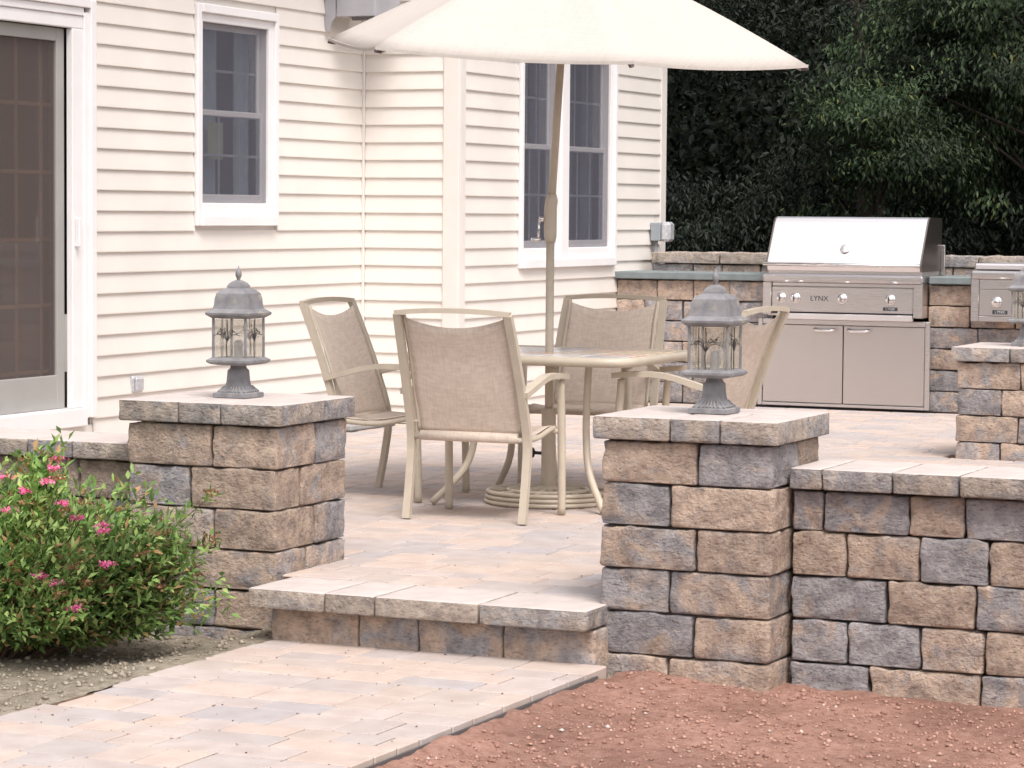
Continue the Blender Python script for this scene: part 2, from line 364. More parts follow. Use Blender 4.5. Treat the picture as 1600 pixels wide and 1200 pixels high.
M_PINK = leaf_mat('pink_petal', [(0, (.55, .08, .24)), (.5, (.68, .14, .32)), (1, (.78, .28, .42))], .25)
M_STEM = simple('twig', (.10, .06, .04), .9)
M_RED = soil_mat('red_soil', (.30, .165, .125), (.43, .245, .19), (.52, .325, .265))
M_SAND = soil_mat('bed_soil', (.24, .20, .155), (.37, .32, .25), (.50, .44, .36))
M_CLOD = island_mat('red_clod', [(0, (.26, .14, .105)), (.5, (.38, .21, .16)), (.95, (.46, .275, .215)), (1, (.60, .46, .40))])
M_GRAVEL = island_mat('bed_gravel', [(0, (.22, .185, .14)), (.6, (.31, .265, .205)), (1, (.40, .35, .275))])
M_CHIP = island_mat('stone_chip', [(0, (.42, .33, .28)), (1, (.62, .55, .5))])
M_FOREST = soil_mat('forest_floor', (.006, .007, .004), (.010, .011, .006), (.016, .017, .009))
M_TIP = simple('tip_cap', (.12, .09, .10), .6)
M_EDGE = simple('edge_strip', (.10, .09, .09), .8)
TILEC = [(.68, .50, .40), (.74, .70, .66), (.52, .52, .57), (.70, .58, .42), (.78, .74, .70)]
M_TILES = [simple('table_tile', c, .18, var=.25, vscale=30) for c in TILEC]

# ------------------------------------------------------------------ ground, beds, path, patio
def heightfield(xs, ys, fn):
    X, Y = np.meshgrid(xs, ys); Z = fn(X, Y); nx, ny = len(xs), len(ys)
    V = np.stack([X.ravel(), Y.ravel(), Z.ravel()], 1)
    i = (np.arange(ny - 1)[:, None] * nx + np.arange(nx - 1)[None]).ravel()
    return big_mesh('field', V, np.stack([i, i + 1, i + nx + 1, i + nx], 1))
def sstep(t): t = np.clip(t, 0, 1); return t * t * (3 - 2 * t)
xs = np.concatenate([np.linspace(-150, -24, 20), np.linspace(-20, 12, 33), np.linspace(16, 150, 20)])
ys = np.concatenate([np.linspace(-40, 18, 30), np.linspace(19, 45, 40), np.linspace(50, 250, 25)])
g = heightfield(xs, ys, lambda X, Y: -.40 + sstep((Y - 26) / 14) * 8 + .15 * np.sin(X * .9) * sstep((Y - 24) / 5))  # added hill rises at the back to block sky between the trees
o = obj('ground', g, M_FOREST); tag(o, kind='structure')
o.data.polygons.foreach_set('use_smooth', [True] * len(o.data.polygons))

_fx = rng.uniform(0, 100, (40, 2)); _fp = rng.uniform(0, 6.28, 40)
def fnoise(X, Y, base, n=5):
    Z = np.zeros_like(X); k = 0
    for oc in range(n):
        fr = base * 1.9 ** oc; a = .55 ** oc
        for j in range(4):
            th = _fp[k % 40] + j * 1.7 + oc; Z += a * np.sin((X * math.cos(th) + Y * math.sin(th)) * fr + _fp[(k + 7) % 40] * 3 + 1.3 * np.sin(Y * fr * .6 + j) + np.cos(X * fr * .5 + oc)); k += 1
    return Z * .25
def red_z(X, Y):
    z = -.262 + .014 * fnoise(X, Y, 3) + .011 * fnoise(X + 5, Y, 22, 4)
    z = z + .035 * np.exp(-((X + 3.45) / .25) ** 2) * (Y > 8.3) * sstep((Y - 8.3) / .5)
    z = z - .02 * sstep((X + 3.0) / .6) + .034 * (1 - sstep((X + 3.545) / .16)) * (1 - sstep((Y - 8.3) / .4))
    edge = np.minimum.reduce([(1.6 - X) / .4, (Y - 4.9) / .4]); return np.where(edge < 1, -.40 + (z + .40) * sstep(edge), z)
me = heightfield(np.arange(-3.545, 1.6, .016), np.arange(4.9, 9.35, .016), red_z)
o = obj('soil_bed', me, M_RED); o.data.polygons.foreach_set('use_smooth', [True] * len(me.polygons)); tag(o, kind='structure')
def sand_z(X, Y):
    z = -.262 + .012 * fnoise(X, Y, 3) + .009 * fnoise(X + 3, Y, 18, 3) + .056 * sstep((X + 5.30) / .36) - .03 * sstep((-X - 5.6) / .8)
    edge = np.minimum.reduce([(X + 8.1) / .4, (Y - 4.9) / .4]); return np.where(edge < 1, -.40 + (z + .40) * sstep(edge), z)
me = heightfield(np.append(np.arange(-8.1, -4.905, .022), -4.878), np.arange(4.9, 9.45, .022), sand_z)
o = obj('planting_bed', me, M_SAND); o.data.polygons.foreach_set('use_smooth', [True] * len(me.polygons)); tag(o, kind='structure')
OCT = np.array([(1, 0, 0), (-1, 0, 0), (0, 1, 0), (0, -1, 0), (0, 0, 1), (0, 0, -1)], float)
OCF = np.array([(0, 2, 4), (2, 1, 4), (1, 3, 4), (3, 0, 4), (2, 0, 5), (1, 2, 5), (3, 1, 5), (0, 3, 5)])
def lumps(name, P, size, m, parent=None, flat=.7):
    n = len(P); V = OCT[None] * (.6 + .8 * rng.random((n, 6, 1))) * size[:, None, None]
    a = rng.uniform(0, 6.28, n); c, s = np.cos(a), np.sin(a)
    V = np.stack([V[..., 0] * c[:, None] - V[..., 1] * s[:, None], V[..., 0] * s[:, None] + V[..., 1] * c[:, None], V[..., 2] * flat], -1)
    V = (V + P[:, None]).reshape(-1, 3); F = (OCF[None] + (np.arange(n) * 6)[:, None, None]).reshape(-1, 3)
    return obj(name, big_mesh(name, V, F), m, parent)
n = 20000; X = rng.uniform(-3.50, -1.2, n); Y = rng.uniform(6.6, 9.08, n); sz = .0018 + .010 * rng.random(n) ** 8
keep = ~((Y > 8.93) & (X < -2.97)); X, Y, sz = X[keep], Y[keep], sz[keep]
tag(lumps('soil_clods', np.stack([X, Y, red_z(X, Y) + sz * .25], 1), sz, M_CLOD), kind='stuff', label='crumbly red brown clods scattered over the bare soil', cat='soil')
n = 70; X = rng.uniform(-3.45, -1.0, n); Y = rng.uniform(6.5, 8.9, n); sz = .004 + .009 * rng.random(n) ** 2
tag(lumps('stone_chips', np.stack([X, Y, red_z(X, Y) + sz * .3], 1), sz, M_CHIP, flat=.5), kind='stuff', label='pale stone chips strewn on the red soil', cat='stone chips')
n = 6500; X = rng.uniform(-6.6, -4.92, n); Y = rng.uniform(6.6, 9.05, n); sz = .002 + .012 * rng.random(n) ** 4
tag(lumps('bed_gravel', np.stack([X, Y, sand_z(X, Y) + sz * .3], 1), sz, M_GRAVEL), kind='stuff', label='crumbly tan grit and small stones in the bed left of the path', cat='gravel')

def lay(x0, x1, y0, y1, seed, rows=(.152, .152, .228), lens=(.152, .228, .305)):
    r = random.Random(seed); out = []; y = y0
    while y < y1 - .03:
        d = min(r.choice(rows), y1 - y)
        if y1 - y - d < .06: d = y1 - y
        x = x0 - r.uniform(0, .2)
        while x < x1 - .01:
            l = r.choice(lens); a, b = max(x, x0), min(x + l, x1)
            if x1 - b < .06: b = x1
            if b - a > .05: out.append((a, b, y, y + d)); 
            x = b if b > a else x + l
        y += d
    return out
PT = .06
def pavers(rects, name, top, parent, maxn, key, skip=lambda r: False):
    rects = [r for r in rects if not skip(r)]; rects.sort(key=key)
    cache = {}
    gp = .0046
    for (a, b, c, d) in rects[:maxn]:
        k = (round(b - a, 3), round(d - c, 3))
        if k not in cache:
            m = MB().bbox(-k[0] / 2 + gp, k[0] / 2 - gp, -k[1] / 2 + gp, k[1] / 2 - gp, -PT, 0, .005).mesh('paver'); fixnormals(m); m.materials.append(M_PAVER); cache[k] = m
        o = obj('paver', cache[k], None, parent, ((a + b) / 2, (c + d) / 2, top + random.uniform(-.0016, .0012)), rot=(random.uniform(-.003, .003), random.uniform(-.003, .003), 0))
    if rects[maxn:]:
        mb = MB()
        for (a, b, c, d) in rects[maxn:]:
            t = top + random.uniform(-.0016, .0012); mb.bbox(a + gp, b - gp, c + gp, d - gp, t - PT, t, .005)
        me = mb.mesh('paver_field'); fixnormals(me); o = obj('paver_field', me, M_PAVER, parent); o['kind'] = 'stuff'
# path: joint bed + pavers
path = obj('path', MB().box(-4.887, -3.563, 4.9, 8.86, -.36, -.2075), M_JOINT); tag(path, kind='structure')
pavers(lay(-4.897, -3.553, 4.92, 8.85, 3), 'path', -.2, path, 300, key=lambda r: -r[2])
obj('edge_strip', MB().box(-3.548, -3.540, 4.95, 8.72, -.30, -.217), M_EDGE, path)
patio = obj('patio', MB().prism([(-8.21, 9.44), (-5.3, 9.44), (-5.3, 9.55), (-4.99, 9.55), (-4.99, 9.112), (-3.64, 9.112), (-3.64, 9.44), (1.2, 9.44), (1.2, 19.2), (-8.21, 19.2)], 2, -.30, -.0080), M_JOINT); tag(patio, kind='structure')
L_RECT = (-5.70, -4.98, 9.05, 9.70)
def inpil(r):
    a, b, c, d = r; cx, cy = (a + b) / 2, (c + d) / 2
    for (x0, x1, y0, y1) in ((-4.05, -3.40, 15.27, 15.92), (-7.6, -3, 18.8, 19.3)):
        if x0 < cx < x1 and y0 < cy < y1: return True
    return cx < -7.53 and cy > 16.06
pavers(lay(-5.003, -3.638, 9.112, 9.70, 6) + lay(-3.637, 1.19, 9.525, 9.70, 8, rows=(.175,)) + lay(-8.2, -5.003, 9.65, 9.70, 9, rows=(.05,)) + lay(-8.2, 1.19, 9.70, 19.19, 5), 'patio', 0, patio, 300, key=lambda r: (math.hypot((r[0] + r[1]) / 2, r[2]) + (0 if -5.0 < r[0] < -3.6 and r[2] < 12 else 6) + 0 * r[3]), skip=inpil)
# a few crumbs of soil on the paving
n = 240; X = np.concatenate([rng.uniform(-4.85, -3.6, n), rng.uniform(-5.0, -3.7, 50)]); Y = np.concatenate([rng.uniform(6.3, 8.8, n), rng.uniform(9.2, 12.5, 50)])
Z = np.where(Y < 9, -.199, .001); sz = .0015 + .004 * rng.random(len(X)) ** 3
k = (rng.random(len(X)) < np.where(Y < 9, .25 + .75 * sstep((np.abs(X + 4.22) - .35) / .3), 1)); P = np.stack([X, Y, Z + sz * .3], 1)[k]
tag(lumps('dirt_crumbs', P, sz[k], M_STEM, flat=.5), kind='stuff', label='tiny dark crumbs of dirt on the pale pavers', cat='dirt')

# ------------------------------------------------------------------ split-face stone blocks
def stone(x0, x1, y0, y1, z0, z1, parent, t, name='block', m=None, amp=.013, rad=.013, res=.026, bright=1.0, flat_top=False, base=(0, 0, 0)):
    cx, cy, cz = (x0 + x1) / 2, (y0 + y1) / 2, (z0 + z1) / 2; g = .0010
    h = [(x1 - x0) / 2 - g, (y1 - y0) / 2 - g, (z1 - z0) / 2 - g]; rad = min(rad, min(h) * .6)
    ax = []
    for k in range(3):
        n = max(2, int(round(2 * (h[k] - rad) / res)))
        inner = np.linspace(-(h[k] - rad), h[k] - rad, n + 1)
        ax.append(np.concatenate([[-h[k], -h[k] + rad * .35], inner, [h[k] - rad * .35, h[k]]]))
    n0, n1, n2 = [len(a) for a in ax]; idx = {}; V = []
    def vid(i, j, k):
        q = (i, j, k)
        if q not in idx: idx[q] = len(V); V.append((ax[0][i], ax[1][j], ax[2][k]))
        return idx[q]
    F = []
    for j in range(n1 - 1):
        for k in range(n2 - 1):
            F.append((vid(0, j, k), vid(0, j, k + 1), vid(0, j + 1, k + 1), vid(0, j + 1, k))); i = n0 - 1
            F.append((vid(i, j, k), vid(i, j + 1, k), vid(i, j + 1, k + 1), vid(i, j, k + 1)))
    for i in range(n0 - 1):
        for k in range(n2 - 1):
            F.append((vid(i, 0, k), vid(i + 1, 0, k), vid(i + 1, 0, k + 1), vid(i, 0, k + 1))); j = n1 - 1
            F.append((vid(i, j, k), vid(i, j, k + 1), vid(i + 1, j, k + 1), vid(i + 1, j, k)))
        for j in range(n1 - 1):
            F.append((vid(i, j, 0), vid(i, j + 1, 0), vid(i + 1, j + 1, 0), vid(i + 1, j, 0))); k = n2 - 1
            F.append((vid(i, j, k), vid(i + 1, j, k), vid(i + 1, j + 1, k), vid(i, j + 1, k)))
    V = np.array(V); H = np.array(h); inner = np.clip(V, -(H - rad), H - rad); d = V - inner; L = np.linalg.norm(d, axis=1, keepdims=True)
    out = np.where(L > 1e-9, inner + d / np.maximum(L, 1e-9) * rad, V); nrm = d / np.maximum(L, 1e-9)
    off = Vector((random.uniform(0, 90), random.uniform(0, 90), random.uniform(0, 90)))
    disp = np.array([mnoise.noise(Vector(p) * 13 + off) * .65 + mnoise.noise(Vector(p) * 34 + off) * .5 for p in out])
    a = np.full(len(V), amp)
    if flat_top: a = np.where(nrm[:, 2] > .6, .0008, a)
    a = np.where(nrm[:, 2] < -.7, .001, a)
    out = out + nrm * ((disp - .25) * a)[:, None]
    me = big_mesh(name, out, np.array(F)); me.polygons.foreach_set('use_smooth', [True] * len(F))
    if flat_top:                                            # caps and treads: smooth cast top, light falling on it painted in, split sides
        me.materials.append(m or M_STONE); me.materials.append(M_CAPTOP)
        nz = np.empty(len(F) * 3); me.polygons.foreach_get('normal', nz); me.polygons.foreach_set('material_index', (nz.reshape(-1, 3)[:, 2] > .75).astype(np.int32))
    return obj(name, me, m or M_STONE, parent, (cx - base[0], cy - base[1], cz - base[2]), color=(t, bright, 0, 1))
# tones: tan fraction of a block
T, G, X_, D = .62, .40, .51, .34
def rt(): return random.choice((T, T, X_, X_, G, .6, .42))
def rb(): return random.uniform(.86, 1.12)
def pillar(name, label, x0, x1, y0, y1, courses, cap, res=.026, group='stone pillars topped with lanterns'):
    base = ((x0 + x1) / 2, (y0 + y1) / 2, courses[-1][0])
    p = thing(name, label, 'pillar', base, group=group)
    B = dict(parent=p, base=base, res=res)
    obj('light_stop', MB().box(x0 - base[0] + .035, x1 - base[0] - .035, y0 - base[1] + .035, y1 - base[1] - .035, 0, courses[0][1] - base[2] - .004), M_LIGHTSTOP, p)  # unseen dark box added inside to block light through the joints
    for (z0, z1, fs, rs, tones) in courses:
        xs_, yr = x0 + fs, y0 + rs; yb = max(y0 + .27, yr + .001); xb = x1 - .30; j = lambda: random.uniform(-.004, .004)
        a, b_, c, d_ = [j() for _ in range(4)]
        stone(x0 + a, xs_, y0 + b_, y0 + .265, z0, z1, t=tones[0], bright=rb(), **B)
        stone(xs_, x1 + c, y0 + d_, yr, z0, z1, t=tones[1], bright=rb(), **B)
        stone(xb, x1 + c + j(), yr, y1 + j(), z0, z1, t=tones[2], bright=rb(), **B)
        stone(x0 + a, xb, yb, y1 + b_, z0, z1, t=rt(), bright=rb(), **B)
    cz0, cz1, ov, fsp, rsp, ct = cap
    X = [x0 - ov] + [x0 - ov + s for s in fsp] + [x1 + ov]; ym = y0 - ov + rsp
    for i in range(len(X) - 1):
        stone(X[i], X[i + 1], y0 - ov, ym, cz0, cz1, name='cap', m=M_CAP, t=ct[i], rad=.010, amp=.006, flat_top=True, bright=rb(), **B)
    for a, b_ in ((x0 - ov, (x0 + x1) / 2 - .06), ((x0 + x1) / 2 - .06, x1 + ov)):
        stone(a, b_, ym, y1 + ov, cz0, cz1, name='cap', m=M_CAP, t=ct[-1], rad=.010, amp=.006, flat_top=True, bright=rb(), **B)
    return p
LP = pillar('stone_pillar', 'stone pillar behind the pink flowering bush, left of the step', -5.668, -5.008, 9.09, 9.67, [
    (.397, .56, .374, .32, (T, T, X_)), (.24, .397, .28, .21, (.40, .66, T)), (.085, .24, .385, .32, (.58, T, G)),
    (-.068, .085, .285, .25, (G, .54, .46)), (-.215, -.068, .385, .31, (.34, .62, X_)), (-.36, -.215, .295, .25, (.36, .40, X_))],
    (.562, .646, .026, (.27, .455), .375, (.5, .45, .5, .46)))
RP = pillar('stone_pillar', 'stone pillar at the right of the step with its base in red soil', -3.632, -2.996, 8.95, 9.50, [
    (.433, .582, .36, .30, (T, .34, T)), (.283, .433, .26, .24, (.44, .66, T)), (.132, .283, .356, .32, (.48, .64, X_)),
    (-.02, .132, .26, .24, (.42, .52, T)), (-.172, -.02, .352, .32, (.36, .58, T)), (-.33, -.172, .26, .24, (.6, .58, X_))],
    (.584, .668, .026, (.29, .475), .36, (.52, .46, .58, .5)))
BP = pillar('stone_pillar', 'far stone pillar cut by the right edge of the picture', -4.03, -3.40, 15.27, 15.88, [
    (.40, .553, .37, .30, (.58, T, X_)), (.25, .40, .265, .25, (.36, T, X_)), (.098, .25, .36, .3, (.55, G, X_)), (-.04, .098, .26, .25, (.44, .6, T))],
    (.555, .638, .026, (.34,), .36, (.44, .5, .5)), res=.05)
def course_wall(p, base, x0, x1, yf, yb, courses, seed, res=.026, name='block', m=None, lens=(.22, .30, .38), **kw):
    r = random.Random(seed)
    for (z0, z1, splits, tones) in courses:
        X = [x0] + [x0 + s for s in splits]
        while X[-1] < x1 - .12: X.append(min(X[-1] + r.choice(lens) + r.uniform(-.02, .02), x1))
        if X[-1] < x1: X[-1] = x1
        for i in range(len(X) - 1):
            t = tones[i] if i < len(tones) else rt(); j = random.uniform(-.004, .004)
            stone(X[i], X[i + 1], yf + j, yb, z0, z1, parent=p, base=base, t=t, name=name, m=m, bright=rb(), res=res, **kw)
# right-hand retaining wall
b0 = (-2.0, 9.25, -.33); RW = thing('stone_wall', 'low stone retaining wall running right from the pillar above red soil', 'wall', b0)
course_wall(RW, b0, -2.988, .9, 9.13, 9.38, [(.278, .421, (.116, .423, .617), (.40, .36, T, .34)), (.121, .278, (.2, .463, .704), (T, T, .34, .6)),
    (-.031, .121, (.35, .66), (.34, .64, .36)), (-.182, -.031, (.21, .471), (.40, .36, .56)), (-.335, -.182, (.292, .679), (.28, .62, .46))], 11)
course_wall(RW, b0, -2.986, .95, 9.088, 9.50, [(.424, .500, (.12, .37, .606), (.40, .48, .46, .56))], 12, name='cap', m=M_CAP, rad=.010, amp=.006, flat_top=True)
obj('light_stop', MB().box(-2.95 + 2, .88 + 2, .0, .20, 0, .42 + .33), M_LIGHTSTOP, RW)
# left low wall behind the bush
b0 = (-7.0, 9.35, -.36); LW = thing('stone_wall', 'low stone wall behind the bush, running left below the sliding door', 'wall', b0)
course_wall(LW, b0, -8.15, -5.672, 9.235, 9.48, [(.235, .388, (.3, .62, .9, 1.25, 1.6, 1.95), (X_, T, X_, G, X_, .62, .55)), (.08, .235, (), ()), (-.075, .08, (), ()), (-.23, -.075, (), ()), (-.38, -.23, (), ())], 21)
course_wall(LW, b0, -8.15, -5.672, 9.195, 9.62, [(.391, .463, (.5, 1.0, 1.5, 1.95), (.5, .45, .55, .55, .4))], 22, name='cap', m=M_CAP, rad=.010, amp=.006, flat_top=True)
obj('light_stop', MB().box(-1.1, 1.3, -.08, .12, 0, .36 + .38), M_LIGHTSTOP, LW)
# step
b0 = (-4.25, 8.9, -.3); ST = thing('stone_step', 'single stone step between the two lantern pillars', 'step', b0)
Xs = [-4.945, -4.629, -4.424, -4.015, -3.602]
for i, t in enumerate((.56, .5, .68, .46)):
    stone(Xs[i], Xs[i + 1], 8.752, 9.108, -.0765, -.001, ST, t, 'tread', M_CAP, .006, .011, .034, (1.1, .85, 1.0, 1.0)[i], True, b0)
Xs = [-4.895, -4.53, -4.29, -3.957, -3.60]
for i, t in enumerate((.66, .5, .46, .5)): stone(Xs[i], Xs[i + 1], 8.838, 9.09, -.30, -.0795, ST, t, 'riser', None, .006, .012, .034, 1.18, False, b0)

# ------------------------------------------------------------------ house
HB = (-8.217, 16.058, 0); house = thing('house', 'cream vinyl sided house with a sliding door and double hung windows', 'house', HB)
EXP = .1138
# openings: left wall (along y, local = world - HB)
DY0, DY1, DZ1 = 10.80 - HB[1], 12.81 - HB[1], 2.506
W1 = (13.905 - HB[1], 14.88 - HB[1], 1.283, 2.574)
W2 = (17.015 - HB[1], 18.755 - HB[1], .998, 2.62)
FX = .684; YE = 19.756 - HB[1]; YL = -6.42
def board(n0, u0, u1, z, wall):
    prof = [(0, z), (.017, z), (.0175, z + .006), (.004, z + EXP + .004), (0, z + EXP + .004)]
    mb = MB()
    if wall == 'A': mb.prism([(n0 + n, zz) for n, zz in prof], 1, u0, u1)      # faces +x, runs along y
    else: mb.prism([(n0 - n, zz) for n, zz in prof], 0, u0, u1)               # faces -y, runs along x (n on y)
    return mb
def add_board(n0, u0, u1, z, wall):
    if u1 - u0 < .02: return
    if wall == 'A': mb = MB().prism([(n0, z), (n0 + .018, z), (n0 + .0185, z + .006), (n0 + .004, z + EXP + .004), (n0, z + EXP + .004)], 1, u0, u1)
    else: 
        mb = MB(); pr = [(n0, z), (n0 - .018, z), (n0 - .0185, z + .006), (n0 - .004, z + EXP + .004), (n0, z + EXP + .004)]
        mb.prism(pr, 0, u0, u1)
    obj('siding_board', mb, M_SIDING, house)
for k in range(29):
    z = .002 + k * EXP; zc = z + EXP / 2
    segs = [(YL, -.03)]
    def cut(segs, a, b): 
        r = []
        for s, e in segs:
            if b <= s or a >= e: r.append((s, e))
            else:
                if a > s: r.append((s, a))
                if b < e: r.append((b, e))
        return r
    if zc < DZ1 + .02: segs = cut(segs, DY0, DY1 + .012)
    if W1[2] - .02 < zc < W1[3] + .03: segs = cut(segs, W1[0] - .008, W1[1] + .008)
    for s, e in segs: add_board(0, s, e, z, 'A')
    add_board(0, .03, FX - .085, z, 'B')
    segs = [(.085, YE - .09)]
    if W2[2] - .02 < zc < W2[3] + .03: segs = cut(segs, W2[0] - .008, W2[1] + .008)
    for s, e in segs: add_board(FX, s, e, z, 'A')
H_ = 3.30
obj('corner_post', MB().bbox(0.0, .028, -.028, 0, 0, H_, .004), M_CORNER, house)
obj('corner_board', MB().bbox(FX - .09, FX + .024, -.024, -.001, 0, H_, .004).bbox(FX - .001, FX + .024, -.0012, .085, 0, H_, .004), M_CORNER, house)
obj('corner_board', MB().bbox(FX, FX + .024, YE - .088, YE + .024, 0, H_, .004).bbox(FX - .1, FX + .002, YE, YE + .024, 0, H_, .004), M_CORNER, house)
obj('end_wall', MB().box(-8, -.021, YL, YL + .02, -.35, H_).box(-.02, .02, YL - .001, YL + .03, -.35, H_), M_CORNER, house)
obj('rear_wall', MB().box(FX - 8, FX - .001, YE - .02, YE - .001, 0, H_), M_SIDING, house)
obj('backing_wall', MB().box(-.02, -.003, YL, DY0, 0, H_).box(-.02, -.003, DY1, W1[0], 0, H_).box(-.02, -.003, W1[1], 0, 0, H_).box(-.02, -.003, W1[0], W1[1], 0, W1[2]).box(-.02, -.003, W1[0], W1[1], W1[3], H_).box(-.02, -.003, DY0, DY1, DZ1, H_)
    .box(-.02, FX - .02, .004, .02, 0, H_).box(FX - .02, FX - .003, .02, W2[0], 0, H_).box(FX - .02, FX - .003, W2[1], YE - .02, 0, H_).box(FX - .02, FX - .003, W2[0], W2[1], 0, W2[2]).box(FX - .02, FX - .003, W2[0], W2[1], W2[3], H_), M_CORNER, house)
obj('eave', MB().box(-3, .32, YL, -.0, H_, H_ + .18).box(-3, FX + .32, 0.0, YE + .3, H_, H_ + .18), M_TRIM, house)
def window(n0, y0, y1, z0, z1, mull=None, paper=False):
    # casing
    mb = MB(); d = .034
    mb.bbox(n0, n0 + d, y0, y0 + .045, z0, z1).bbox(n0, n0 + d, y1 - .045, y1, z0, z1).bbox(n0, n0 + d + .008, y0 + .046, y1 - .046, z1 - .05, z1).bbox(n0, n0 + d + .012, y0 + .046, y1 - .046, z0, z0 + .06)
    wdw = obj('window', mb, M_TRIM, house)
    cells = [(y0 + .045, y1 - .045)] if not mull else [(y0 + .045, mull[0]), (mull[1], y1 - .045)]
    if mull: obj('mullion', MB().bbox(n0 - .02, n0 + .028, mull[0], mull[1], z0 + .06, z1 - .05), M_TRIM, wdw)
    for a, b in cells:
        zb, zt = z0 + .06, z1 - .05
        fr = MB(); fr.bbox(n0 - .075, n0 + .016, a + .0005, a + .04, zb + .0005, zt - .0005).bbox(n0 - .075, n0 + .016, b - .055, b - .0005, zb, zt).bbox(n0 - .075, n0 + .016, a + .041, b - .056, zt - .05, zt).bbox(n0 - .075, n0 + .014, a + .041, b - .056, zb, zb + .075)
        obj('frame', fr, M_TRIM, wdw)
        a2, b2, zb2, zt2 = a + .041, b - .056, zb + .076, zt - .051; zm = (zb2 + zt2) / 2
        obj('screen', MB().box(n0 - .004, n0 - .003, a2, b2, zb2, zt2), M_SCREEN, wdw)
        for (lo, hi, n) in ((zm - .02, zt2, n0 - .045), (zb2, zm + .02, n0 - .020)):
            s = .035; bot = .05 if lo == zb2 else .035
            sa = MB().bbox(n - .018, n, a2 + .004, a2 + s, lo, hi).bbox(n - .018, n, b2 - s, b2 - .004, lo, hi).bbox(n - .018, n, a2 + s + .001, b2 - s - .001, hi - .035, hi).bbox(n - .018, n, a2 + s + .001, b2 - s - .001, lo, lo + bot)
            sash = obj('sash', sa, M_TRIM, wdw)
            ga, gb, gl, gh = a2 + s, b2 - s, lo + bot, hi - .035
            obj('pane', MB().box(n - .012, n - .009, ga, gb, gl, gh), M_GLASS, wdw)
            w3 = (gb - ga) / 3
            for k in (1, 2): obj('muntin', MB().bbox(n - .020, n - .013, ga + w3 * k - .008, ga + w3 * k + .008, gl, gh, .002), M_TRIM, wdw)
            zc = (gl + gh) / 2; obj('muntin', MB().bbox(n - .0205, n - .0125, ga, gb, zc - .008, zc + .008, .002), M_TRIM, wdw)
        # curtains: wavy sheets either side
        for (c0, c1) in ((a2, a2 + (b2 - a2) * .52), (b2 - (b2 - a2) * (.30 if mull else .24), b2)):
            nseg = 26; vs = []; fs = []
            for i in range(nseg + 1):
                y = c0 + (c1 - c0) * i / nseg; xx = n0 - .125 + .022 * math.sin(i * 1.15) + .01 * math.sin(i * .47)
                vs += [(xx, y, zb2 - .1), (xx, y, zt2 + .1)]
            for i in range(nseg): fs.append((2 * i, 2 * i + 2, 2 * i + 3, 2 * i + 1))
            cb = MB(); cb.add(vs, fs); c = obj('curtain', cb, M_CURTAIN if not mull else M_CURT2, wdw, smooth=True)
        if paper: obj('notice', MB().box(n0 - .041, n0 - .0395, a2 + .15, a2 + .33, zm - .27, zm - .05), M_PAPER, wdw)
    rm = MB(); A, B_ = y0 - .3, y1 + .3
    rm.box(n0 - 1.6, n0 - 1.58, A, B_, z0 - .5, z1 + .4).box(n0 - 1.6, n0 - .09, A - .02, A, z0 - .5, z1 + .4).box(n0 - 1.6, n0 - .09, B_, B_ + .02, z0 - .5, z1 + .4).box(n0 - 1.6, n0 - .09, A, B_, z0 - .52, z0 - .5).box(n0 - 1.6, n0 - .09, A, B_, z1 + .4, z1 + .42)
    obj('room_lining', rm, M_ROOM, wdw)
    return wdw
M_CURT2 = simple('dark_curtain', (.24, .25, .30), .9, var=.25, vscale=20)
window(0, *W1, paper=True)
window(FX, *W2, mull=(17.725 - HB[1], 17.845 - HB[1]))
# sliding door
y1 = DY1; mb = MB()
mb.bbox(0, .045, y1 - .055, y1, .24, DZ1).bbox(0, .03, y1 - .10, y1 - .0555, .24, DZ1 - .07).bbox(0, .045, DY0, y1 - .056, DZ1 - .045, DZ1).bbox(0, .03, DY0, y1 - .101, DZ1 - .09, DZ1 - .046).bbox(-.02, .02, DY0, y1 - .101, DZ1 - .16, DZ1 - .091).bbox(-.02, .02, y1 - .205, y1 - .1005, .30, DZ1 - .161)
door = obj('door', mb, M_TRIM, house)
obj('threshold', MB().bbox(-.08, .05, DY0, y1 - .102, .20, .298), M_TRIM, door)
obj('foundation_panel', MB().bbox(-.02, .012, DY0, y1, 0, .199), M_CORNER, door)
a, b = DY0 + .1, 12.603 - HB[1]
obj('screen_frame', MB().bbox(-.055, -.030, b - .075, b, .299, 2.344).bbox(-.055, -.030, a, b - .076, 2.272, 2.344).bbox(-.055, -.030, a, b - .076, .299, .482), M_DFRAME, door)
obj('screen', MB().box(-.044, -.042, a, b - .07, .48, 2.275), M_DSCREEN, door)
obj('pane', MB().box(-.092, -.088, a, b, .4, 2.34), M_GLASS, door)
for yy in (12.014, 12.249, 12.484, 11.779, 11.544, 11.309): obj('muntin', MB().bbox(-.104, -.094, yy - HB[1] - .010, yy - HB[1] + .010, .4, 2.34, .002), M_GRILLE, door)
for zz in (1.933, 1.571, 1.211, .857, .5): obj('muntin', MB().bbox(-.1055, -.0935, a, b, zz - .010, zz + .010, .002), M_GRILLE, door)
obj('handle', MB().bbox(.02, .05, y1 - .185, y1 - .165, 1.17, 1.33, .006), M_TRIM, door)
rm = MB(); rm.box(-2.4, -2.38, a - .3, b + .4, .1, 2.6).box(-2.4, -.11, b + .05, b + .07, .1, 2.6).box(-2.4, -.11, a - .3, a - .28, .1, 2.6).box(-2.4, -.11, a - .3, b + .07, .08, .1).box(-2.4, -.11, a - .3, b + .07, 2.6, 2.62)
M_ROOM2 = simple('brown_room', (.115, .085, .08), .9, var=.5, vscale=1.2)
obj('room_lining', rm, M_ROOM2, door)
obj('curtain', MB().box(-.42, -.40, a, a + .5, .4, 2.4).box(-.42, -.40, b - .42, b - .30, .4, 2.4), simple('brown_drape', (.24, .19, .185), .9, var=.3), door)
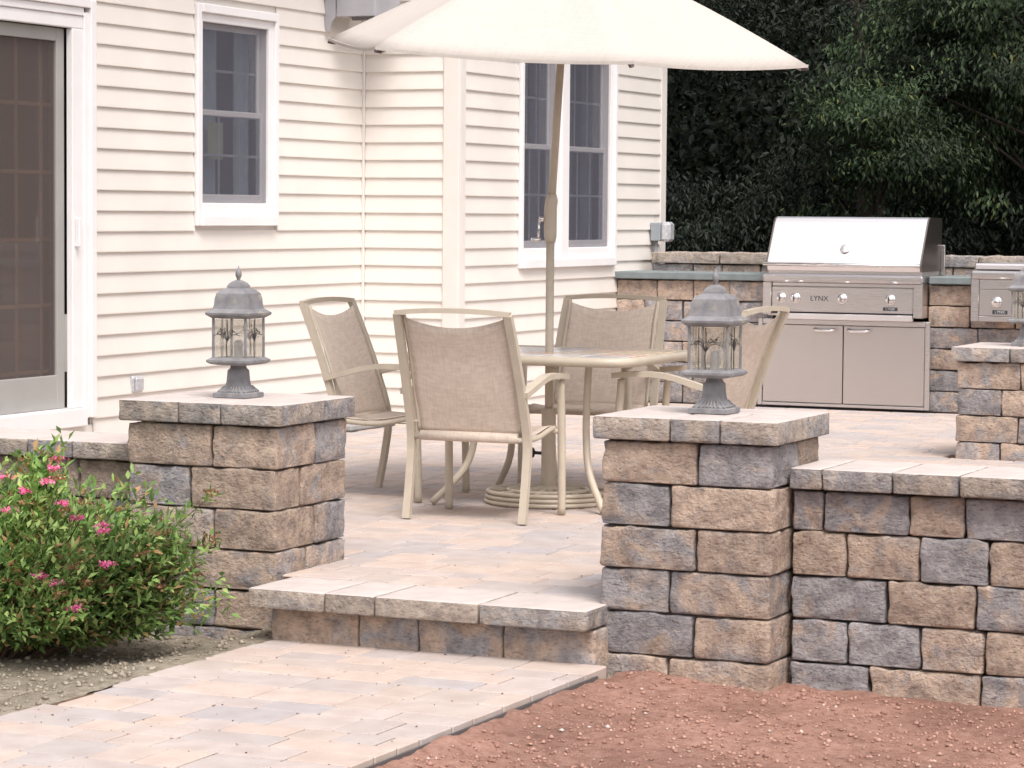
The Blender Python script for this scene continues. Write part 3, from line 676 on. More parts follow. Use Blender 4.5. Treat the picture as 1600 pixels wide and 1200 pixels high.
# outlet, electrical box, vent hood
ou = obj('outlet_cover', MB().bbox(.008, .030, 13.20 - HB[1], 13.31 - HB[1], .352, .442, .008), M_CLEAR, house)
obj('flap', MB().bbox(.030, .045, 13.215 - HB[1], 13.295 - HB[1], .362, .432, .006), M_CLEAR, ou)
eb = obj('electrical_box', MB().bbox(FX + .02, FX + .10, 19.46 - HB[1], 19.56 - HB[1], 1.17, 1.31, .006), M_GREYMETAL, house)
obj('cover', MB().bbox(FX + .10, FX + .18, 19.455 - HB[1], 19.57 - HB[1], 1.165, 1.315, .02), M_CLEAR, eb)
obj('conduit', MB().tube([(FX + .05, 19.51 - HB[1], 1.17), (FX + .05, 19.51 - HB[1], .955)], .014, 10), M_GREYMETAL, eb, smooth=True)
vy = 15.50 - HB[1]
vh = obj('vent_hood', MB().prism([(.018, 2.53), (.05, 2.50), (.06, 2.56), (.09, 2.60), (.09, 2.95), (.018, 2.95)], 1, vy, vy + .012)
    .bbox(.09, .36, vy + .013, vy + .03, 2.60, 2.95).bbox(.345, .36, vy + .031, vy + .36, 2.585, 2.95).bbox(.018, .36, vy + .361, vy + .375, 2.60, 2.95).bbox(.018, .36, vy + .013, vy + .375, 2.951, 2.965), M_VENT, house)
obj('hood_dark_inside', MB().box(.019, .30, vy + .05, vy + .34, 2.66, 2.72), M_BLACK, vh)  # black box standing in for the shaded inside of the open hood
# flat concrete slab lying at the foot of the wall
sl = obj('concrete_slab', MB().bbox(-.16, .16, -.32, .32, 0, .045, .012), simple('grey_concrete', (.33, .32, .31), .9, bump=.002), loc=(-8.02, 15.55, .001)); tag(sl, 'flat grey concrete slab lying on the paving against the siding', 'slab')

# ------------------------------------------------------------------ outdoor kitchen
KB = (-6.0, 18.95, 0); K = thing('outdoor_counter', 'stone outdoor kitchen counter with bluestone top and raised back wall', 'counter', KB)
zz = [0, .15, .30, .45, .60, .75, .898]
for k in range(6):
    t0 = [(T, .62), (.62, T), (.45, .6), (.5, .62), (.4, .5), (.36, .4)][5 - k]
    course_wall(K, KB, -7.52, -6.30, 18.80, 19.03, [(zz[k], zz[k + 1] - .002, (.32, .60) if k % 2 else (.22, .52, .8), [T, T, .66, .5] if k == 5 else ([.56, .4, .6, .36] if k > 1 else [.4, .36, .42, .4]))], 31 + k, res=.05)
    course_wall(K, KB, -5.17, -2.6, 18.80, 19.03, [(zz[k], zz[k + 1] - .002, (.36, .72) if k % 2 else (.30, .62), [T, X_, T] if k > 3 else ([.6, .45, .62] if k == 2 else [.38, .36, .5]))], 41 + k, res=.05)
obj('light_stop', MB().box(-7.5 + 6, -6.4 + 6, .06, .30, 0, .89), M_LIGHTSTOP, K); obj('light_stop', MB().box(-5.1 + 6, -2.65 + 6, .06, .30, 0, .89), M_LIGHTSTOP, K)
sb_ = MB().bbox(-7.53 + 6, -6.325 + 6, 18.762 - KB[1], 19.29 - KB[1], .90, .952, .006)
obj('countertop', sb_, M_SLAB, K)
obj('countertop', MB().bbox(-5.155 + 6, -4.815 + 6, 18.762 - KB[1], 19.29 - KB[1], .90, .952, .006), M_SLAB, K)
obj('countertop', MB().bbox(-4.30 + 6, -2.6 + 6, 18.762 - KB[1], 19.29 - KB[1], .90, .952, .006), M_SLAB, K)
course_wall(K, KB, -7.43, -2.4, 19.30, 19.58, [(z, z + .15, (), ()) for z in (-.02, .13, .28, .43, .58, .73)], 55, res=.07)
course_wall(K, KB, -7.43, -2.4, 19.30, 19.58, [(.882, 1.005, (.32, .55, .85), (.38, .4, .6, .45))], 56, res=.05)
course_wall(K, KB, -7.44, -2.4, 19.28, 19.60, [(1.008, 1.094, (.55, .98, 1.3, 2.22, 2.5, 2.9), (.62, .6, .62, .5, .45, .6, .5))], 57, res=.05, name='cap', m=M_CAP, rad=.012)
# storage doors under the grill
CB = (-5.745, 18.9, 0); C = thing('storage_cabinet', 'stainless steel double door cabinet under the grill', 'cabinet', CB)
def cw(x): return x - CB[0]
yF = 18.68 - CB[1]
obj('body', MB().box(cw(-6.33), cw(-5.16), yF + .03, .12, .06, .62), M_BLACK, C)
obj('plinth', MB().box(cw(-6.33), cw(-5.16), yF + .06, .12, 0, .058), M_BLACK, C)
fr = MB().bbox(cw(-6.378), cw(-6.345), yF, yF + .028, .02, .637).bbox(cw(-5.152), cw(-5.118), yF, yF + .028, .02, .637).bbox(cw(-6.344), cw(-5.153), yF, yF + .028, .60, .637).bbox(cw(-6.344), cw(-5.153), yF, yF + .028, .02, .040)
obj('frame', fr, M_STEEL, C)
for a, b, h0, h1 in ((-6.341, -5.750, -5.955, -5.800), (-5.744, -5.156, -5.706, -5.545)):
    d = obj('door', MB().bbox(cw(a), cw(b), yF + .004, yF + .026, .044, .597, .004), M_STEELV, C)
    hd = MB().tube([(cw(h0), yF + .004, .572), (cw(h0) + .006, yF - .028, .568), (cw(h0) + .03, yF - .04, .560), (cw(h1) - .03, yF - .04, .560), (cw(h1) - .006, yF - .028, .568), (cw(h1), yF + .004, .572)], .0125, 10)
    obj('handle', hd, M_CHROME, d, smooth=True)
# grill
GB = (-5.73, 18.9, .66); GR = thing('gas_grill', 'large stainless steel built-in gas grill with closed hood', 'grill', GB)
def gw(x): return x - GB[0]
def gz(z): return z - GB[2]
yP = 18.58 - GB[1]
obj('firebox', MB().box(gw(-6.29), gw(-5.17), yP + .06, .36, gz(.662), gz(.985)), M_STEEL, GR)
obj('panel_frame', MB().bbox(gw(-6.313), gw(-6.249), yP, yP + .058, gz(.672), gz(.9)).bbox(gw(-5.214), gw(-5.149), yP, yP + .058, gz(.672), gz(.9)).bbox(gw(-6.316), gw(-5.146), yP - .012, yP + .058, gz(.902), gz(.958), .014), M_STEEL, GR)
obj('front_rail', MB().bbox(gw(-6.247), gw(-5.216), yP + .012, yP + .055, gz(.872), gz(.900), .004), M_STEEL, GR)
cp = obj('control_panel', MB().bbox(gw(-6.247), gw(-5.216), yP + .004, yP + .05, gz(.693), gz(.870), .006), M_STEEL, GR)
obj('tray_gap_shade', MB().box(gw(-6.247), gw(-5.216), yP + .03, yP + .055, gz(.680), gz(.692)), M_BLACK, GR)  # solid black strip painting the shade in the gap below the panel
obj('drip_tray', MB().bbox(gw(-6.16), gw(-5.222), yP + .002, yP + .05, gz(.640), gz(.682), .005), M_HOOD, GR)
for kx in (-6.173, -6.068, -5.725, -5.378):
    kn = MB(); pts = [(.036, 0), (.036, .008), (.030, .012), (.028, .034), (.022, .040), (.004, .041)]
    n = 18
    vs = [(gw(kx) + r * math.cos(2 * PI * j / n), yP + .004 - d, gz(.79) + r * math.sin(2 * PI * j / n)) for r, d in pts for j in range(n)]
    fs = [(i * n + j, i * n + (j + 1) % n, (i + 1) * n + (j + 1) % n, (i + 1) * n + j) for i in range(len(pts) - 1) for j in range(n)] + [tuple(range((len(pts) - 1) * n, len(pts) * n))]
    kn.add(vs, fs); ko = obj('knob', kn, M_CHROME, GR); smooth_angle(ko, 50)
    obj('grip', MB().bbox(gw(kx) - .006, gw(kx) + .006, yP - .052, yP - .036, gz(.765), gz(.815), .003), M_CHROME, ko)
def text_mesh(body, size, m, parent, loc, name='lettering'):
    cu = bpy.data.curves.new(name, 'FONT'); cu.body = body; cu.size = size; cu.extrude = .0012; cu.align_x = 'CENTER'; cu.align_y = 'CENTER'
    t = bpy.data.objects.new('tmp', cu); COL.objects.link(t); dg = bpy.context.evaluated_depsgraph_get(); dg.update()
    me = bpy.data.meshes.new_from_object(t.evaluated_get(dg)); bpy.data.objects.remove(t); me.materials.clear(); me.materials.append(m)
    o = bpy.data.objects.new(name, me); COL.objects.link(o); o.parent = parent; o.location = loc; o.rotation_euler = (PI / 2, 0, 0); return o
text_mesh('LYNX', .052, M_BADGE, GR, (gw(-5.894), yP + .002, gz(.788)))
bd = obj('badge', MB().bbox(gw(-5.43), gw(-5.325), yP + .001, yP + .006, gz(.712), gz(.737), .002), M_BADGE, GR)
text_mesh('LYNX', .026, M_LETTER, bd, (gw(-5.3775), yP - .0005, gz(.7245)))
# hood
yH = 18.60 - GB[1]
prof = [(yH, gz(.985)), (yH - .012, gz(1.03)), (yH + .005, gz(1.06)), (yH + .16, gz(1.325)), (yH + .185, gz(1.352)), (yH + .22, gz(1.363)), (yH + .50, gz(1.36)), (yH + .52, gz(1.35)), (yH + .52, gz(.985))]
hood = obj('hood', MB().prism(prof, 0, gw(-6.285), gw(-5.175)), M_HOOD, GR)
M_HSIDE = steel_mat('hood_steel_dark_reflection', (.23, .20, .19), .35, 2)  # dark brownish reflection on the hood's sides put into the steel colour
for sx in (-6.297, -5.174): obj('hood_side', MB().prism([(y, z) for y, z in prof], 0, gw(sx), gw(sx + .011)), M_HSIDE, GR)
obj('hood_handle', MB().tube([(gw(-6.30), yH - .055, gz(1.028)), (gw(-5.16), yH - .055, gz(1.028))], .014, 12), M_CHROME, GR, smooth=True)
for hx in (-6.27, -5.19): obj('handle_post', MB().tube([(gw(hx), yH, gz(1.035)), (gw(hx), yH - .05, gz(1.028))], .010, 8), M_CHROME, GR, smooth=True)
gx, gy_, gzz = gw(-5.73), yH + .058, gz(1.145)
th = MB().lathe([(.034, 0), (.034, .006), (.028, .010)], 18); tho = obj('thermometer', th, M_HOOD, GR, (gx, yH + .045, gz(1.14)), rot=(math.radians(58), 0, 0)); smooth_angle(tho, 50)
obj('rear_post', MB().bbox(gw(-5.165), gw(-5.135), yH + .50, yH + .53, gz(.955), gz(1.17), .004), M_STEEL, GR)
# side burner
BB = (-4.56, 18.9, .66); SB = thing('side_burner', 'small stainless steel side burner set in the counter right of the grill', 'side burner', BB)
def bw(x): return x - BB[0]
obj('body', MB().box(bw(-4.795), bw(-4.32), yP + .04, .36, 0, .30), M_STEEL, SB)
obj('panel_frame', MB().bbox(bw(-4.808), bw(-4.752), yP, yP + .04, -.004, .286).bbox(bw(-4.372), bw(-4.31), yP, yP + .04, -.004, .286).bbox(bw(-4.811), bw(-4.307), yP - .012, yP + .04, .287, .342, .014).bbox(bw(-4.751), bw(-4.373), yP, yP + .04, -.004, .030), M_STEEL, SB)
obj('front_rail', MB().bbox(bw(-4.751), bw(-4.373), yP + .006, yP + .04, .215, .285, .004), M_STEEL, SB)
obj('control_panel', MB().bbox(bw(-4.751), bw(-4.373), yP + .004, yP + .04, .032, .214, .004), M_STEELV, SB)
obj('lid', MB().bbox(bw(-4.795), bw(-4.32), yP + .03, .34, .343, .392, .012), M_HOOD, SB)
ko2 = GR.children[[c.name for c in GR.children].index([c.name for c in GR.children if c.name.startswith('knob')][0])]
k2 = obj('knob', ko2.data, None, SB, (bw(-4.627) - gw(-6.173), 0, (.79 - BB[2]) - gz(.79)))
bd = obj('badge', MB().bbox(bw(-4.655), bw(-4.550), yP + .001, yP + .006, .046, .074, .002), M_BADGE, SB)
text_mesh('LYNX', .028, M_LETTER, bd, (bw(-4.6025), yP - .0005, .060))

# ------------------------------------------------------------------ lanterns
def lantern(loc, label):
    t = thing('lantern', label, 'lantern', loc, group='pewter lanterns on the pillars')
    b = MB().lathe([(.073, 0), (.073, .016), (.068, .019)], 4, square=True); obj('base_plate', b, M_PEWTER, t)
    pd = MB().lathe([(.058, .0195), (.054, .027), (.043, .035), (.037, .046), (.034, .060), (.031, .104), (.024, .113), (.022, .121), (.024, .128)], 4, square=True); po = obj('pedestal', pd, M_PEWTER, t); smooth_angle(po, 40)
    fl = MB()
    for k in range(28):
        a = 2 * PI * (k + .5) / 28; c, s_ = math.cos(a), math.sin(a); q_ = .92 / max(abs(c), abs(s_)); c *= q_; s_ *= q_
        fl.tube([(c * .064, s_ * .064, .022), (c * .052, s_ * .052, .033), (c * .042, s_ * .042, .044)], .0035, 5)
    obj('fluting', fl, M_PEWTER, po)
    tr = MB().lathe([(.060, .126), (.080, .130), (.092, .138), (.092, .146), (.084, .151), (.076, .156)], 4, square=True); obj('tray', tr, M_PEWTER, t)
    for sx in (-1, 1):
        for sy in (-1, 1): obj('post', MB().bbox(sx * .0715 - .0045, sx * .0715 + .0045, sy * .0715 - .0045, sy * .0715 + .0045, .156, .308, .0015), M_PEWTER, t)
    for k in range(4):
        g = obj('pane', MB().box(-.066, .066, -.0015, .0015, -.074, .074), M_SEEDY, t, (.0715 * math.sin(k * PI / 2), -.0715 * math.cos(k * PI / 2), .231), rot=(0, 0, k * PI / 2))
        mo = MB(); y = -.0035
        mo.tube([(-.008, y, -.074), (-.010, y, -.03), (-.006, y, .02), (-.008, y, .074)], .0019, 6)
        mo.tube([(-.033, y, -.074), (-.035, y, .0), (-.033, y, .074)], .0010, 5)
        for sgn in (-1, 1):
            for r_, h_ in ((.058, .020), (.045, .034), (.030, .045)):
                mo.tube([(-.008, y, -.012), (-.008 + sgn * r_ * .35, y, h_ * .55 + .004), (-.008 + sgn * r_ * .7, y, h_ * .8), (-.008 + sgn * r_, y, h_ * .55)], .0013, 5)
        for q in range(6):
            qx, qz = random.uniform(-.055, .05), random.uniform(.0, .05); mo.tube([(qx, y, qz), (qx + .004, y, qz + .006)], .0016, 5)
        obj('branch_motif', mo, M_MOTIF, g)
    obj('socket', MB().lathe([(.017, .156), (.017, .216), (.012, .222)], 12), M_SOCKET, t, smooth=False)
    rf = MB().lathe([(.074, .308), (.080, .312), (.094, .322), (.095, .330), (.086, .337), (.074, .345), (.070, .36), (.068, .385), (.063, .405), (.050, .418), (.034, .426)], 4, square=True); ro = obj('roof', rf, M_PEWTER, t); smooth_angle(ro, 30)
    cp = MB().lathe([(.034, .4265), (.033, .434), (.027, .444), (.017, .452), (.010, .456)], 4, square=True); co = obj('cap', cp, M_PEWTER, t); smooth_angle(co, 30)
    fn = MB().lathe([(.009, .4565), (.006, .461), (.009, .466), (.0125, .476), (.012, .486), (.008, .496), (.003, .502), (.002, .512)], 12); obj('finial', fn, M_PEWTER, co, smooth=True)
    return t
lantern((-5.338, 9.38, .6475), 'pewter lantern on the pillar in front of the cream siding')
lantern((-3.314, 9.235, .6695), 'pewter lantern on the pillar in front of the patio chairs and grill')
lantern((-3.70, 15.575, .6395), 'lantern on the far pillar, cut off by the right picture edge')

# ------------------------------------------------------------------ table, chairs, umbrella
def arc(pts, n=6):                                          # Catmull-Rom smoothing
    P = [Vector(p) for p in pts]; P = [P[0] * 2 - P[1]] + P + [P[-1] * 2 - P[-2]]; out = []
    for i in range(1, len(P) - 2):
        for k in range(n):
            t = k / n; a, b, c, d = P[i - 1], P[i], P[i + 1], P[i + 2]
            out.append(.5 * ((2 * b) + (c - a) * t + (2 * a - 5 * b + 4 * c - d) * t * t + (3 * b - a - 3 * c + d) * t ** 3))
    return out + [P[-2]]
def make_chair():
    t = bpy.data.objects.new('patio_chair', None); COL.objects.link(t); t.empty_display_size = .1
    W = .280
    for s in (-1, 1):
        pth = arc([(-.215, s * W, .004), (-.178, s * W, .20), (-.165, s * W, .37), (-.225, s * (W - .004), .58), (-.30, s * (W - .010), .78), (-.362, s * (W - .016), .928)])
        obj('upright', MB().tube(pth, .0135, 4, ref=(0, 1, 0), r2=.0175), M_TAN, t)
        pth = arc([(-.150, s * (W - .034), .395), (-.205, s * (W - .034), .58), (-.278, s * (W - .040), .78), (-.340, s * (W - .040), .922)])
        r_ = obj('sling_rail', MB().tube(pth, .009, 6), M_TAN, t, smooth=True)
        for zq, xq in ((.44, -.172), (.80, -.300)): obj('bolt', MB().tube([(xq, s * (W - .036), zq), (xq - .004, s * (W - .008), zq)], .006, 6), M_TAN, r_)
        pth = arc([(.262, s * W, .004), (.258, s * W, .2), (.250, s * W, .42), (.235, s * W, .615)])
        obj('front_leg', MB().tube(pth, .0185, 10), M_TAN, t, smooth=True)
        pth = arc([(-.232, s * (W + .006), .575), (-.13, s * (W + .008), .602), (.02, s * (W + .008), .638), (.16, s * (W + .008), .642), (.275, s * (W + .008), .632)])
        obj('armrest', MB().tube(pth, .0125, 4, ref=(0, 1, 0), r2=.022), M_TAN, t)
        pth = arc([(-.163, s * (W - .034), .372), (.02, s * (W - .034), .365), (.18, s * (W - .034), .392), (.25, s * (W - .034), .398)])
        obj('seat_rail', MB().tube(pth, .0125, 8), M_TAN, t, smooth=True)
    pth = arc([(-.362, -W + .006, .932), (-.369, -W * .5, .942), (-.371, 0, .945), (-.369, W * .5, .942), (-.362, W - .006, .932)], 4)
    obj('top_rail', MB().tube(pth, .0135, 4, r2=.011), M_TAN, t)
    obj('rear_bar', MB().tube([(-.166, -W + .012, .372), (-.166, W - .012, .372)], .0125, 8), M_TAN, t, smooth=True)
    obj('front_bar', MB().tube([(.243, -W + .012, .385), (.243, W - .012, .385)], .0125, 8), M_TAN, t, smooth=True)
    def sheet(rows, name, w):
        nx = 12; vs = []; fs = []
        for i, (x, z, sag, scoop) in enumerate(rows):
            for j in range(nx + 1):
                u = j / nx * 2 - 1; k = 1 - u * u; vs.append((x - sag[0] * k, u * w, z - sag[1] * k - scoop * k))
        for i in range(len(rows) - 1):
            for j in range(nx): a = i * (nx + 1) + j; fs.append((a, a + 1, a + nx + 2, a + nx + 1))
        mb = MB(); mb.add(vs, fs); o = obj(name, mb, M_SLING, t, smooth=True); md = o.modifiers.new('thick', 'SOLIDIFY'); md.thickness = .004; md.offset = 0
    ctl = arc([(-.146, 0, .385), (-.175, 0, .48), (-.21, 0, .58), (-.243, 0, .68), (-.282, 0, .78), (-.338, 0, .917)], 3); n = len(ctl)
    sheet([(p.x, p.z, (.018 * math.sin(PI * i / (n - 1)), 0), .050 * max(0, (i - n + 5) / 4) if i > n - 5 else 0) for i, p in enumerate(ctl)], 'sling_back', W - .030)
    ctl = arc([(-.150, 0, .388), (-.05, 0, .383), (.06, 0, .390), (.17, 0, .408), (.235, 0, .406), (.262, 0, .385), (.246, 0, .366)], 3); n = len(ctl)
    sheet([(p.x, p.z, (0, .022 * math.sin(PI * min(1, i / (n - 5)))), 0) for i, p in enumerate(ctl)], 'sling_seat', W - .036)
    obj('sling_roll', MB().tube([(-.160, -W + .045, .378), (-.160, W - .045, .378)], .023, 12), M_SLING, t, smooth=True)
    return t
def copy_tree(o, parent=None):
    c = o.copy(); COL.objects.link(c); c.parent = parent
    for ch in list(o.children): copy_tree(ch, c)
    return c
proto = make_chair(); GRP = 'tan sling chairs around the patio table'
spots = [((-5.135, 11.245, 0), PI / 2 + .03, 'tan sling chair nearest the camera, its back turned to us'),
         ((-5.935, 11.95, 0), .02, 'tan sling chair beside the siding, facing right towards the table'),
         ((-4.42, 12.01, 0), PI - .03, 'tan sling chair right of the table, partly behind a lantern'),
         ((-5.315, 12.96, 0), -PI / 2 + .05, 'tan sling chair on the far side of the table, facing us')]
for i, (loc, rz, lab) in enumerate(spots):
    o = proto if i == 0 else copy_tree(proto)
    o.location = loc; o.rotation_euler = (0, 0, rz); tag(o, lab, 'chair', GRP)
# table
TB = (-5.13, 11.98, 0); TA = thing('patio_table', 'tan metal patio table with an inlaid tile top', 'table', TB)
hx, hy, rc = .585, .485, .13
def rrect(hx, hy, rc, n=7):
    return [(sx * (hx - rc) + rc * math.cos(a0 + PI / 2 * k / n), sy * (hy - rc) + rc * math.sin(a0 + PI / 2 * k / n)) for sx, sy, a0 in ((1, 1, 0), (-1, 1, PI / 2), (-1, -1, PI), (1, -1, 1.5 * PI)) for k in range(n + 1)]
rim = MB().tube([(x, y, .700) for x, y in rrect(hx - .02, hy - .02, rc)], .020, 8, r2=.022, closed=True); obj('rim', rim, M_TAN, TA, smooth=True)
obj('bed', MB().prism(rrect(hx - .03, hy - .03, rc - .02), 2, .694, .708), M_TAN, TA)
xt = np.linspace(-.50, .50, 6); yt = np.linspace(-.40, .40, 5)
for i in range(5):
    for j in range(4):
        if i == 2 and False: continue
        obj('tile', MB().bbox(xt[i] + .004, xt[i + 1] - .004, yt[j] + .004, yt[j + 1] - .004, .7085, .7185, .003), M_TILES[(i * 3 + j * 2 + (i * j) % 3) % 5], TA)
for sx in (-1, 1):
    for sy in (-1, 1):
        pth = arc([(sx * .30, sy * .235, .69), (sx * .285, sy * .22, .5), (sx * .285, sy * .22, .32), (sx * .32, sy * .26, .17), (sx * .435, sy * .37, .012)])
        obj('leg', MB().tube(pth, .0175, 10), M_TAN, TA, smooth=True)
# umbrella base
UB = (-5.13, 11.98, 0); BA = thing('umbrella_base', 'round slatted metal umbrella base on the floor under the table', 'umbrella base', UB)
for k, z in enumerate((.012, .034, .056)):
    r_ = .295 - .004 * k; obj('ring', MB().tube([(r_ * math.cos(a), r_ * math.sin(a), z) for a in np.linspace(0, 2 * PI, 40, endpoint=False)], .0105, 8, closed=True), M_TAN, BA, smooth=True)
obj('ring', MB().tube([(.19 * math.cos(a), .19 * math.sin(a), .062) for a in np.linspace(0, 2 * PI, 32, endpoint=False)], .010, 8, closed=True), M_TAN, BA, smooth=True)
for k in range(8):
    a = 2 * PI * k / 8 + .2; obj('spoke', MB().tube([(math.cos(a) * .04, math.sin(a) * .04, .066), (math.cos(a) * .29, math.sin(a) * .29, .056)], .010, 4, r2=.006), M_TAN, BA)
obj('hub', MB().lathe([(.062, .045), (.062, .064), (.045, .078), (.034, .08), (.034, .44), (.032, .45)], 16), M_TAN, BA, smooth=False)
obj('clamp_knob', MB().tube([(-.034, 0, .235), (-.075, 0, .235)], .008, 8).bbox(-.092, -.074, -.024, .024, .222, .248, .006).bbox(-.0915, -.0745, -.012, .012, .211, .259, .006), M_BLACK, BA)
# umbrella
UM = thing('patio_umbrella', 'tilted cream patio umbrella rising through the table', 'umbrella', UB)
J = Vector((0, 0, 1.35)); nrm = Vector((.071, -.061, .996)).normalized(); cen = Vector((-5.071 - UB[0], 11.969 - UB[1], 2.132)); r_ = 1.165
obj('lower_pole', MB().tube([(0, 0, .09), (0, 0, 1.27)], .0195, 14), M_TAN, UM, smooth=True)
up_end = cen + nrm * .47
ck = obj('crank_housing', MB().tube([(0, 0, 1.235), (0, 0, 1.262), (0, 0, 1.29), (0, 0, 1.40), J + (up_end - J).normalized() * .085, J + (up_end - J).normalized() * .115], .030, 14, taper=[.75, .98, 1, 1, 1, .68]), M_TAN, UM, smooth=True)
obj('crank_handle', MB().tube([(-.025, -.012, 1.345), (-.05, -.022, 1.345)], .013, 10).tube([(-.048, -.021, 1.345), (-.052, -.023, 1.25)], .006, 8).tube([(-.040, -.018, 1.248), (-.085, -.036, 1.248)], .010, 10), M_CHROME, ck, smooth=True)
obj('upper_pole', MB().tube([J + (up_end - J).normalized() * .09, up_end], .0185, 14), M_TAN, UM, smooth=True)
obj('label_sticker', MB().box(-.0197 + .03, -.018 + .03, -.03, .0, 1.95, 2.03), M_TRIM, ck) if False else None
rt_, tw = Vector((.914, .406, 0)), Vector((.406, -.914, 0))
e1 = (rt_ - nrm * rt_.dot(nrm)).normalized(); e2 = nrm.cross(e1); e2 = e2 if e2.dot(tw) > 0 else -e2
tips = [cen + e1 * (r_ * math.cos(math.radians(16 + 60 * k))) + e2 * (r_ * math.sin(math.radians(16 + 60 * k))) for k in range(6)]
apex = cen + nrm * .50
nU, nV = 10, 12; vs = []; fs = []
for k in range(6):
    A, B_ = tips[k], tips[(k + 1) % 6]
    for i in range(nV + 1):
        v = i / nV
        for j in range(nU + 1):
            u = j / nU; P = A.lerp(B_, u); q = apex.lerp(P, v)
            sag = (1 - (2 * u - 1) ** 2); q = q - nrm * (.030 * sag * v * (1.1 - v) * 2.2) + nrm * (.03 * math.sin(PI * v)) - nrm * (.014 * sag * max(0, v - .85) / .15) * (1 if True else 0)
            q = q + (cen - P).normalized() * (.035 * sag * v * v) * .7
            vs.append(q)
for k in range(6):
    o0 = k * (nU + 1) * (nV + 1)
    for i in range(nV):
        for j in range(nU): a = o0 + i * (nU + 1) + j; fs.append((a, a + 1, a + nU + 2, a + nU + 1))
mb = MB(); mb.add(vs, fs); me = mb.mesh('canopy', True)
bm = bmesh.new(); bm.from_mesh(me); bmesh.ops.remove_doubles(bm, verts=bm.verts, dist=.0005); bmesh.ops.recalc_face_normals(bm, faces=bm.faces); bm.to_mesh(me); bm.free()
cn = obj('canopy', me, M_CANOPY, UM); cn.data.polygons.foreach_set('use_smooth', [True] * len(cn.data.polygons)); md = cn.modifiers.new('thick', 'SOLIDIFY'); md.thickness = .003; md.offset = -1
vt = MB(); ring = [cen + nrm * .395 + (e1 * math.cos(a) + e2 * math.sin(a)) * .34 for a in np.linspace(0, 2 * PI, 24, endpoint=False)]
vt.add([tuple(p) for p in ring] + [tuple(cen + nrm * .57)], [(i, (i + 1) % 24, 24) for i in range(24)]); vo = obj('vent', vt, M_CANOPY, cn, smooth=True)
obj('finial', MB().tube([cen + nrm * .565, cen + nrm * .60, cen + nrm * .63], .018, 10, taper=[1, .8, .2]), M_TAN, UM, smooth=True)
for k in range(6):
    st = cen + nrm * .455; rb_ = obj('rib', MB().tube([st, st.lerp(tips[k], .5) + nrm * -.004, tips[k] - nrm * .022 + (cen - tips[k]).normalized() * .03], .0075, 6), M_TAN, UM)
    sm_ = [Vector(vs[k * (nU + 1) * (nV + 1) + i * (nU + 1)]) + nrm * .0005 for i in range(1, nV + 1)]
    obj('hem', MB().tube([Vector(vs[k * (nU + 1) * (nV + 1) + nV * (nU + 1) + j]) - nrm * .004 for j in range(nU + 1)], .003, 4, r2=.007), M_CANOPY, cn)
    hubp = cen + nrm * .12; obj('strut', MB().tube([hubp, st.lerp(tips[k], .55) - nrm * .01], .006, 6), M_TAN, rb_)
    tp = tips[k] + (cen - tips[k]).normalized() * .03 - nrm * .020
    obj('tip_cap', MB().tube([tp, tip_ := tips[k] + (tips[k] - cen).normalized() * .004 - nrm * .016], .008, 6), M_TIP, rb_)
obj('runner', MB().tube([cen + nrm * .09, cen + nrm * .15], .03, 12), M_TAN, UM, smooth=True)

# ------------------------------------------------------------------ foliage
def leaf_cloud(P, Dr, Nr, length, width):                   # kite-shaped folded leaves
    n = len(P); Dr = Dr / np.linalg.norm(Dr, axis=1, keepdims=True); Sd = np.cross(Dr, Nr); Sd /= np.maximum(np.linalg.norm(Sd, axis=1, keepdims=True), 1e-6)
    Nn = np.cross(Sd, Dr); L = length[:, None]; Wd = width[:, None]
    a = P; b = P + Dr * L * .45 + Sd * Wd * .5 + Nn * Wd * .18; c = P + Dr * L + Nn * L * -.08; d = P + Dr * L * .45 - Sd * Wd * .5 + Nn * Wd * .18
    V = np.stack([a, b, c, d], 1).reshape(-1, 3); i = np.arange(n)[:, None] * 4
    F = np.concatenate([i + np.array([0, 1, 2]), i + np.array([0, 2, 3])], 0); return V, F
def unit(n): v = rng.normal(size=(n, 3)); return v / np.linalg.norm(v, axis=1, keepdims=True)
# flowering bush
BU = (-5.84, 8.42, -.28); bush = thing('flowering_bush', 'green leafy bush with small pink flower clusters in front of the low wall', 'bush', BU)
cenb = np.array([0, 0, .33]); rad = np.array([.74, .36, .31])
tw_n = 820; d = unit(tw_n); d[:, 2] = np.abs(d[:, 2]) * 1.15 - .42; d /= np.linalg.norm(d, axis=1, keepdims=True)
bump_ = 1 + .16 * np.sin(d[:, 0] * 7 + 1) * np.cos(d[:, 1] * 5) + .12 * rng.normal(size=tw_n)
tipP = cenb + d * rad * np.clip(bump_ + .08 * rng.normal(size=tw_n), .5, 1.4)[:, None]
extra = np.array([(.28 + rng.normal() * .05, -.02 + rng.normal() * .05, .70 + rng.normal() * .07) for _ in range(34)]); ex2 = np.array([(.74 + rng.normal() * .06, -.02 + rng.normal() * .08, .46 + rng.normal() * .07) for _ in range(46)])
tipP = np.concatenate([tipP, extra, ex2]); tipP = tipP[tipP[:, 2] > .04]; tw_n = len(tipP)
root = np.stack([tipP[:, 0] * .22, tipP[:, 1] * .22, np.zeros(tw_n)], 1)
LV, LF, k0 = [], [], 0
Ps, Ds, Ns, Ls, Ws = [], [], [], [], []
